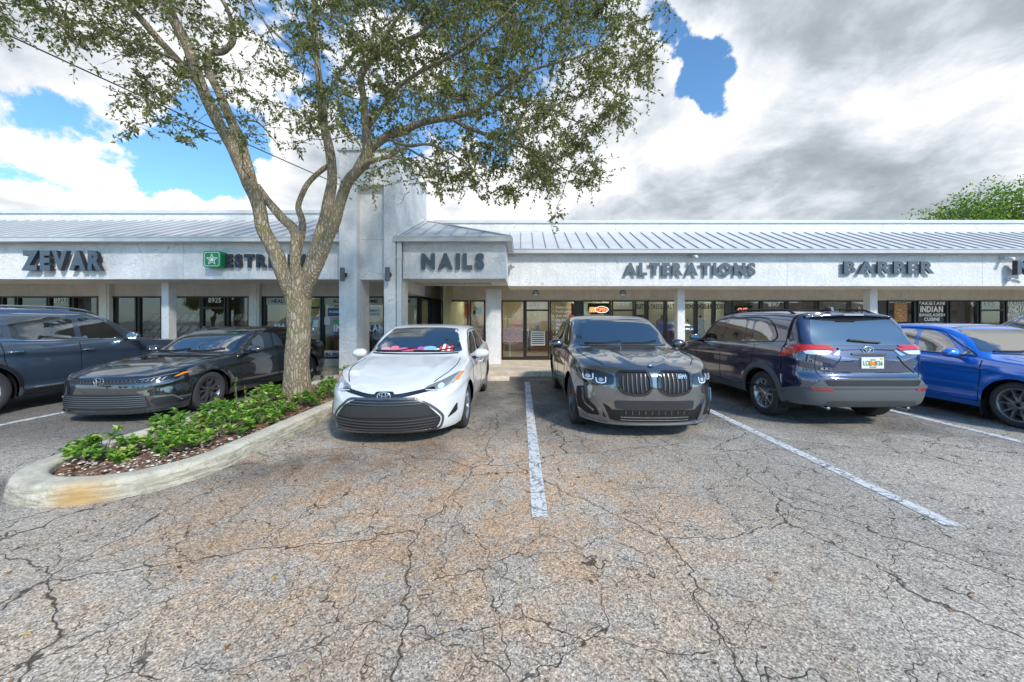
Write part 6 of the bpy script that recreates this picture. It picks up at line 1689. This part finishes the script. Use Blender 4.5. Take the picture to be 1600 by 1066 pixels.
    def ins(x, y):
        r_ = False; j = len(outline) - 1
        for i in range(len(outline)):
            if (outline[i][1] > y) != (outline[j][1] > y) and x < (outline[j][0] - outline[i][0]) * (y - outline[i][1]) / (outline[j][1] - outline[i][1]) + outline[i][0]: r_ = not r_
            j = i
        return r_
    cent = []
    while len(cent) < 720:
        x, y = rg.uniform(-60, 1022), rg.uniform(-120, 345)
        if not ins(x, y): continue
        # thin regions: open sky seen between the left stems and at the margins
        dens = 1.0
        if x < 250: dens = .5 if y < 60 else .25
        elif x < 470: dens = .22 if y > 110 else .5
        elif x < 560: dens = .6 if y < 200 else .10
        elif y > 290: dens = .6
        elif x > 620: dens = 1.0
        if 540 < x < 660 and y > 215: dens *= .3
        if rg.random() > dens: continue
        Y = rg.uniform(4.3, 7.6) if x > 300 else rg.uniform(4.2, 6.4)
        if y > 230 and x > 560: Y = rg.uniform(4.8, 6.6)
        cent.append(Pt(x, y, Y))
    for _ in range(100):    # crown above and towards the street, outside the picture
        a = rg.uniform(0, 2 * pi); rr = sqrt(rg.random()) * 4.8; cent.append(Vector((-2.6 + rr * cos(a) * 1.1, 5.6 + rr * sin(a) * .8, rg.uniform(7.1, 9.4) - rr * .18)))
    # named little sprays that stick out at the right edge
    sprays = [(1058, 47, 5.0), (1040, 52, 5.0), (1022, 58, 5.0), (1012, 182, 5.9), (990, 196, 5.9), (975, 212, 5.9), (862, 342, 5.6), (980, 262, 5.8), (965, 222, 5.8), (555, 300, 5.9), (548, 312, 5.9), (140, 108, 4.9), (200, 150, 5.1), (230, 182, 5.2)]
    tw = MB(); leaves = []
    key = lambda p: min((n[0] - p).length for n in nodes)
    cent.sort(key=key); att = list(nodes)
    for p in cent:
        q, r = min(att, key=lambda n: (n[0] - p).length + (0 if n[1] > .012 else .15))
        d = (p - q).length; r0 = min(r * .6, .006 + .007 * d)
        mid = q.lerp(p, .5) + rvec(rg) * d * .14 - Vector((0, 0, d * .03)); m2 = q.lerp(p, .8) + rvec(rg) * d * .08
        tw.tube([q, mid, m2, p], [r0, r0 * .75, r0 * .55, .004], 5, False)
        for k in (mid, m2): att.append((k, max(.004, r0 * .6)))
        att.append((p, .005))
        if len(att) > 1500: att = att[-1500:]
        # clump of fine shoots, each carrying leaves
        ns = rg.randint(7, 12); R_ = rg.uniform(.22, .42)
        for s_ in range(ns):
            dr = rvec(rg); dr.z = dr.z * .7 - .12; dr.normalize(); ln = R_ * rg.uniform(.5, 1.15); st = p + rvec(rg) * .06
            e = st + dr * ln + Vector((0, 0, -ln * .15)); tw.tube([st, st.lerp(e, .5) + rvec(rg) * .02, e], [.0035, .0028, .0015], 3, False)
            nl = rg.randint(9, 15)
            for k in range(nl):
                u = .15 + .85 * (k + rg.random()) / nl; pos = st.lerp(e, u) + rvec(rg) * .012
                ld = (dr * .5 + rvec(rg) * .8 + Vector((0, 0, -.1))).normalized(); n = (Vector((0, 0, 1)) + rvec(rg) * .9).normalized()
                leaves.append((pos, ld, n, rg.uniform(.7, 1.25)))
    for i, (x, y, Y) in enumerate(sprays):
        p = Pt(x, y, Y); q, r = min(att, key=lambda n: (n[0] - p).length); tw.tube([q, q.lerp(p, .5) + rvec(rg) * .02, p], [.004, .003, .0015], 4, False)
        L_ = (p - q).length; dr = (p - q).normalized()
        for k in range(int(10 + L_ * 40)):
            u = rg.random(); leaves.append((q.lerp(p, u), (dr * .8 + rvec(rg) * .8).normalized(), (Vector((0, 0, 1)) + rvec(rg) * .6).normalized(), rg.uniform(.6, 1)))
    # bare dead twigs on the left
    for (x, y, Y, x2, y2) in [(70, 20, 4.6, 35, 52), (120, 35, 4.8, 60, 65), (160, 55, 4.9, 80, 62), (190, 45, 5.0, 120, 80), (215, 90, 5.2, 160, 100), (300, 140, 5.8, 225, 170), (350, 170, 6, 290, 205), (640, 300, 5.6, 625, 325), (260, 110, 5.5, 235, 140)]:
        a, b = Pt(x, y, Y), Pt(x2, y2, Y - .2); m = a.lerp(b, .5) + Vector((0, 0, .08)); tw.tube([a, m, b], [.006, .004, .0015], 5, False)
        for _ in range(4): u = m.lerp(b, rg.random()); tw.tube([u, u + rvec(rg) * .16], [.0025, .001], 4, False)
    tw.build('twigs', M_TWIG, t, world=True)
    leaf_mesh('crown', leaves, M_LEAF, t, .056, org)
oak()

def bg_tree(name, label, base, H, Rr, n, size, seed, m=M_LEAF2, group=None, ltrunk=.35):
    rg = random.Random(seed); t = thing(name, label, 'tree', base, 0, group); b = Vector(base)
    mb = MB(); mb.tube([(0, 0, 0), (.1, 0, H * .25), (0, .1, H * .5)], [H * .035, H * .028, H * .02], 10)
    for k in range(7):
        a = k * .9; mb.tube([(0, 0, H * (.3 + .02 * k)), (cos(a) * Rr * .3, sin(a) * Rr * .3, H * .55), (cos(a) * Rr * .6, sin(a) * Rr * .6, H * .72)], [H * .016, H * .01, H * .004], 6)
    mb.build('trunk', M_TWIG, t, True)
    lv = []
    cl = []
    for _ in range(n // 60):
        v = rvec(rg); s = rg.random() ** .45; c = Vector((v.x * Rr * s, v.y * Rr * s, H * .64 + v.z * H * .34 * s)); cl.append(c)
    for c in cl:
        cr = rg.uniform(.10, .2) * Rr + .15
        for _ in range(60):
            p = c + rvec(rg) * cr * rg.random() ** .4; lv.append((p + b, rvec(rg), (Vector((0, 0, 1)) + rvec(rg) * .8).normalized(), rg.uniform(.7, 1.3)))
    leaf_mesh('crown', lv, m, t, size, b)
bg_tree('tree', 'bright green leafy tree rising behind the roof at the far right', (PX(1590, 25), 25.0, 0), 11.3, 5.6, 34000, .22, 5)

# trees and a low building across the lane behind the camera, seen in the windows and paintwork
for i, (x, y, h) in enumerate([(-58, -46, 9), (-44, -52, 7), (-31, -44, 8), (-22, -55, 10), (-12, -47, 6.5), (-3, -52, 8.5), (8, -45, 6), (17, -54, 9.5), (30, -47, 7.5), (45, -52, 9), (60, -46, 8)]):
    bg_tree('tree', 'green shade tree standing across the car park behind the viewer', (x, y, 0), h, h * .42, 3000, .6, 20 + i, group='trees across the car park')

def shrub(i, x, y, h, r, label):
    rg = random.Random(100 + i); t = thing('shrub', label, 'shrub', (x, y, .12), 0, 'low bright green shrubs in the planting island'); b = Vector((x, y, .12))
    st = MB(); lv = []; r *= 1.05; h *= rg.uniform(.85, 1.15); n = int(rg.uniform(26, 42) * r / .3)
    for k in range(n):
        a = rg.uniform(0, 2 * pi); rr = r * sqrt(rg.random()); z = h * rg.uniform(.35, 1.0) * (1 - .35 * (rr / r) ** 2); tip = Vector((rr * cos(a), rr * sin(a), z))
        st.tube([(tip.x * .15, tip.y * .15, 0), tuple(tip * .55 + Vector((0, 0, z * .08)) + rvec(rg) * .02), tuple(tip)], [.005, .0035, .002], 4, False)
        for q in range(rg.randint(9, 13)):
            an = rg.uniform(0, 2 * pi); el = rg.uniform(-.1, .9); d = Vector((cos(an) * cos(el), sin(an) * cos(el), sin(el))); nn = (Vector((0, 0, 1)) - d * d.z * .8 + rvec(rg) * .25).normalized()
            lv.append((tip + b + Vector((0, 0, rg.uniform(-.05, .01))), d, nn, rg.uniform(.6, 1.2)))
    st.build('stems', M_TWIG, t); leaf_mesh('leaves', lv, M_SHRUB, t, .078, b)
SH = [(-4.28, 3.72, .30, .24, 'small bushy green shrub alone at the nose of the island'), (-4.02, 3.62, .10, .12, 'tiny leafy sprig on the mulch at the nose of the island'),
      (-3.92, 4.05, .24, .26, 'low green shrub over the pale pebbles near the island nose'), (-3.62, 3.92, .18, .20, 'low shrub nearest the front right kerb of the island'),
      (-4.15, 4.42, .30, .24, 'green shrub at the left kerb in front of the black sedan wheel'), (-3.60, 4.45, .26, .26, 'dense yellow green shrub along the right kerb'),
      (-3.95, 4.85, .34, .26, 'tall sparse shrub with bare stems at mid island'), (-3.50, 4.95, .22, .20, 'low shrub hugging the right kerb at mid island'),
      (-4.1, 5.25, .30, .24, 'shrub beside the black sedan front wheel'), (-3.62, 5.4, .22, .22, 'flat shrub above the rusty leaf litter'),
      (-3.98, 5.75, .34, .26, 'shrub just in front of the tree trunk'), (-3.5, 5.95, .26, .20, 'shrub right of the tree trunk near the kerb'),
      (-4.2, 6.2, .32, .20, 'shrub tucked against the left side of the trunk'), (-3.42, 6.6, .34, .22, 'taller shrub behind the trunk on its right'),
      (-3.75, 7.1, .36, .24, 'shrub behind the trunk towards the shops'), (-3.40, 7.7, .40, .22, 'shrub beside the nose of the white sedan rear door'), (-3.9, 8.3, .36, .25, 'farthest shrub at the building end of the island')]
for i, a in enumerate(SH): shrub(i, *a)
def seedling():
    rg = random.Random(4); x, y = PX(368, 5.0), 5.0; t = thing('sapling', 'thin upright weed shoots rising in front of the black sedan door', 'weed', (x, y, .12)); b = Vector((x, y, .12)); st = MB(); lv = []
    for dx, h in ((0, .62), (.13, .5)):
        st.tube([(dx, 0, 0), (dx + .02, 0, h * .5), (dx - .01, 0, h)], [.005, .004, .0015], 5)
        for k in range(40):
            u = .35 + .65 * k / 40; d = rvec(rg); d.z = abs(d.z) * .5; lv.append((b + Vector((dx, 0, h * u)), d.normalized(), (Vector((0, 0, 1)) + rvec(rg) * .5).normalized(), .45))
    st.build('stems', M_TWIG, t); leaf_mesh('leaves', lv, M_SHRUB, t, .062, b)
seedling()

def far_building():
    t = thing('shop_row', 'low tan building with a brown roof across the car park behind the viewer', 'building', (62, -60, 0)); mb = MB()
    mb.box(-45, 45, -6, 0, 0, 4.2); mb.build('wall', M_STUCCO2, t)
    mb = MB(); mb.add([(-46, 1.2, 4.0), (46, 1.2, 4.0), (46, -4, 6.2), (-46, -4, 6.2)], [(0, 1, 2, 3)]); mb.box(-46, 46, .9, 1.2, 3.8, 4.0); mb.build('roof', mat('brown_roof', (.28, .15, .09), .8, ns=2, na=.2), t)
    for k in range(16):
        x = -42 + k * 5.4; mb = MB(); mb.box(x, x + 3.6, .0, .04, .3, 2.7); mb.build('window', M_CARGL, t)
far_building()
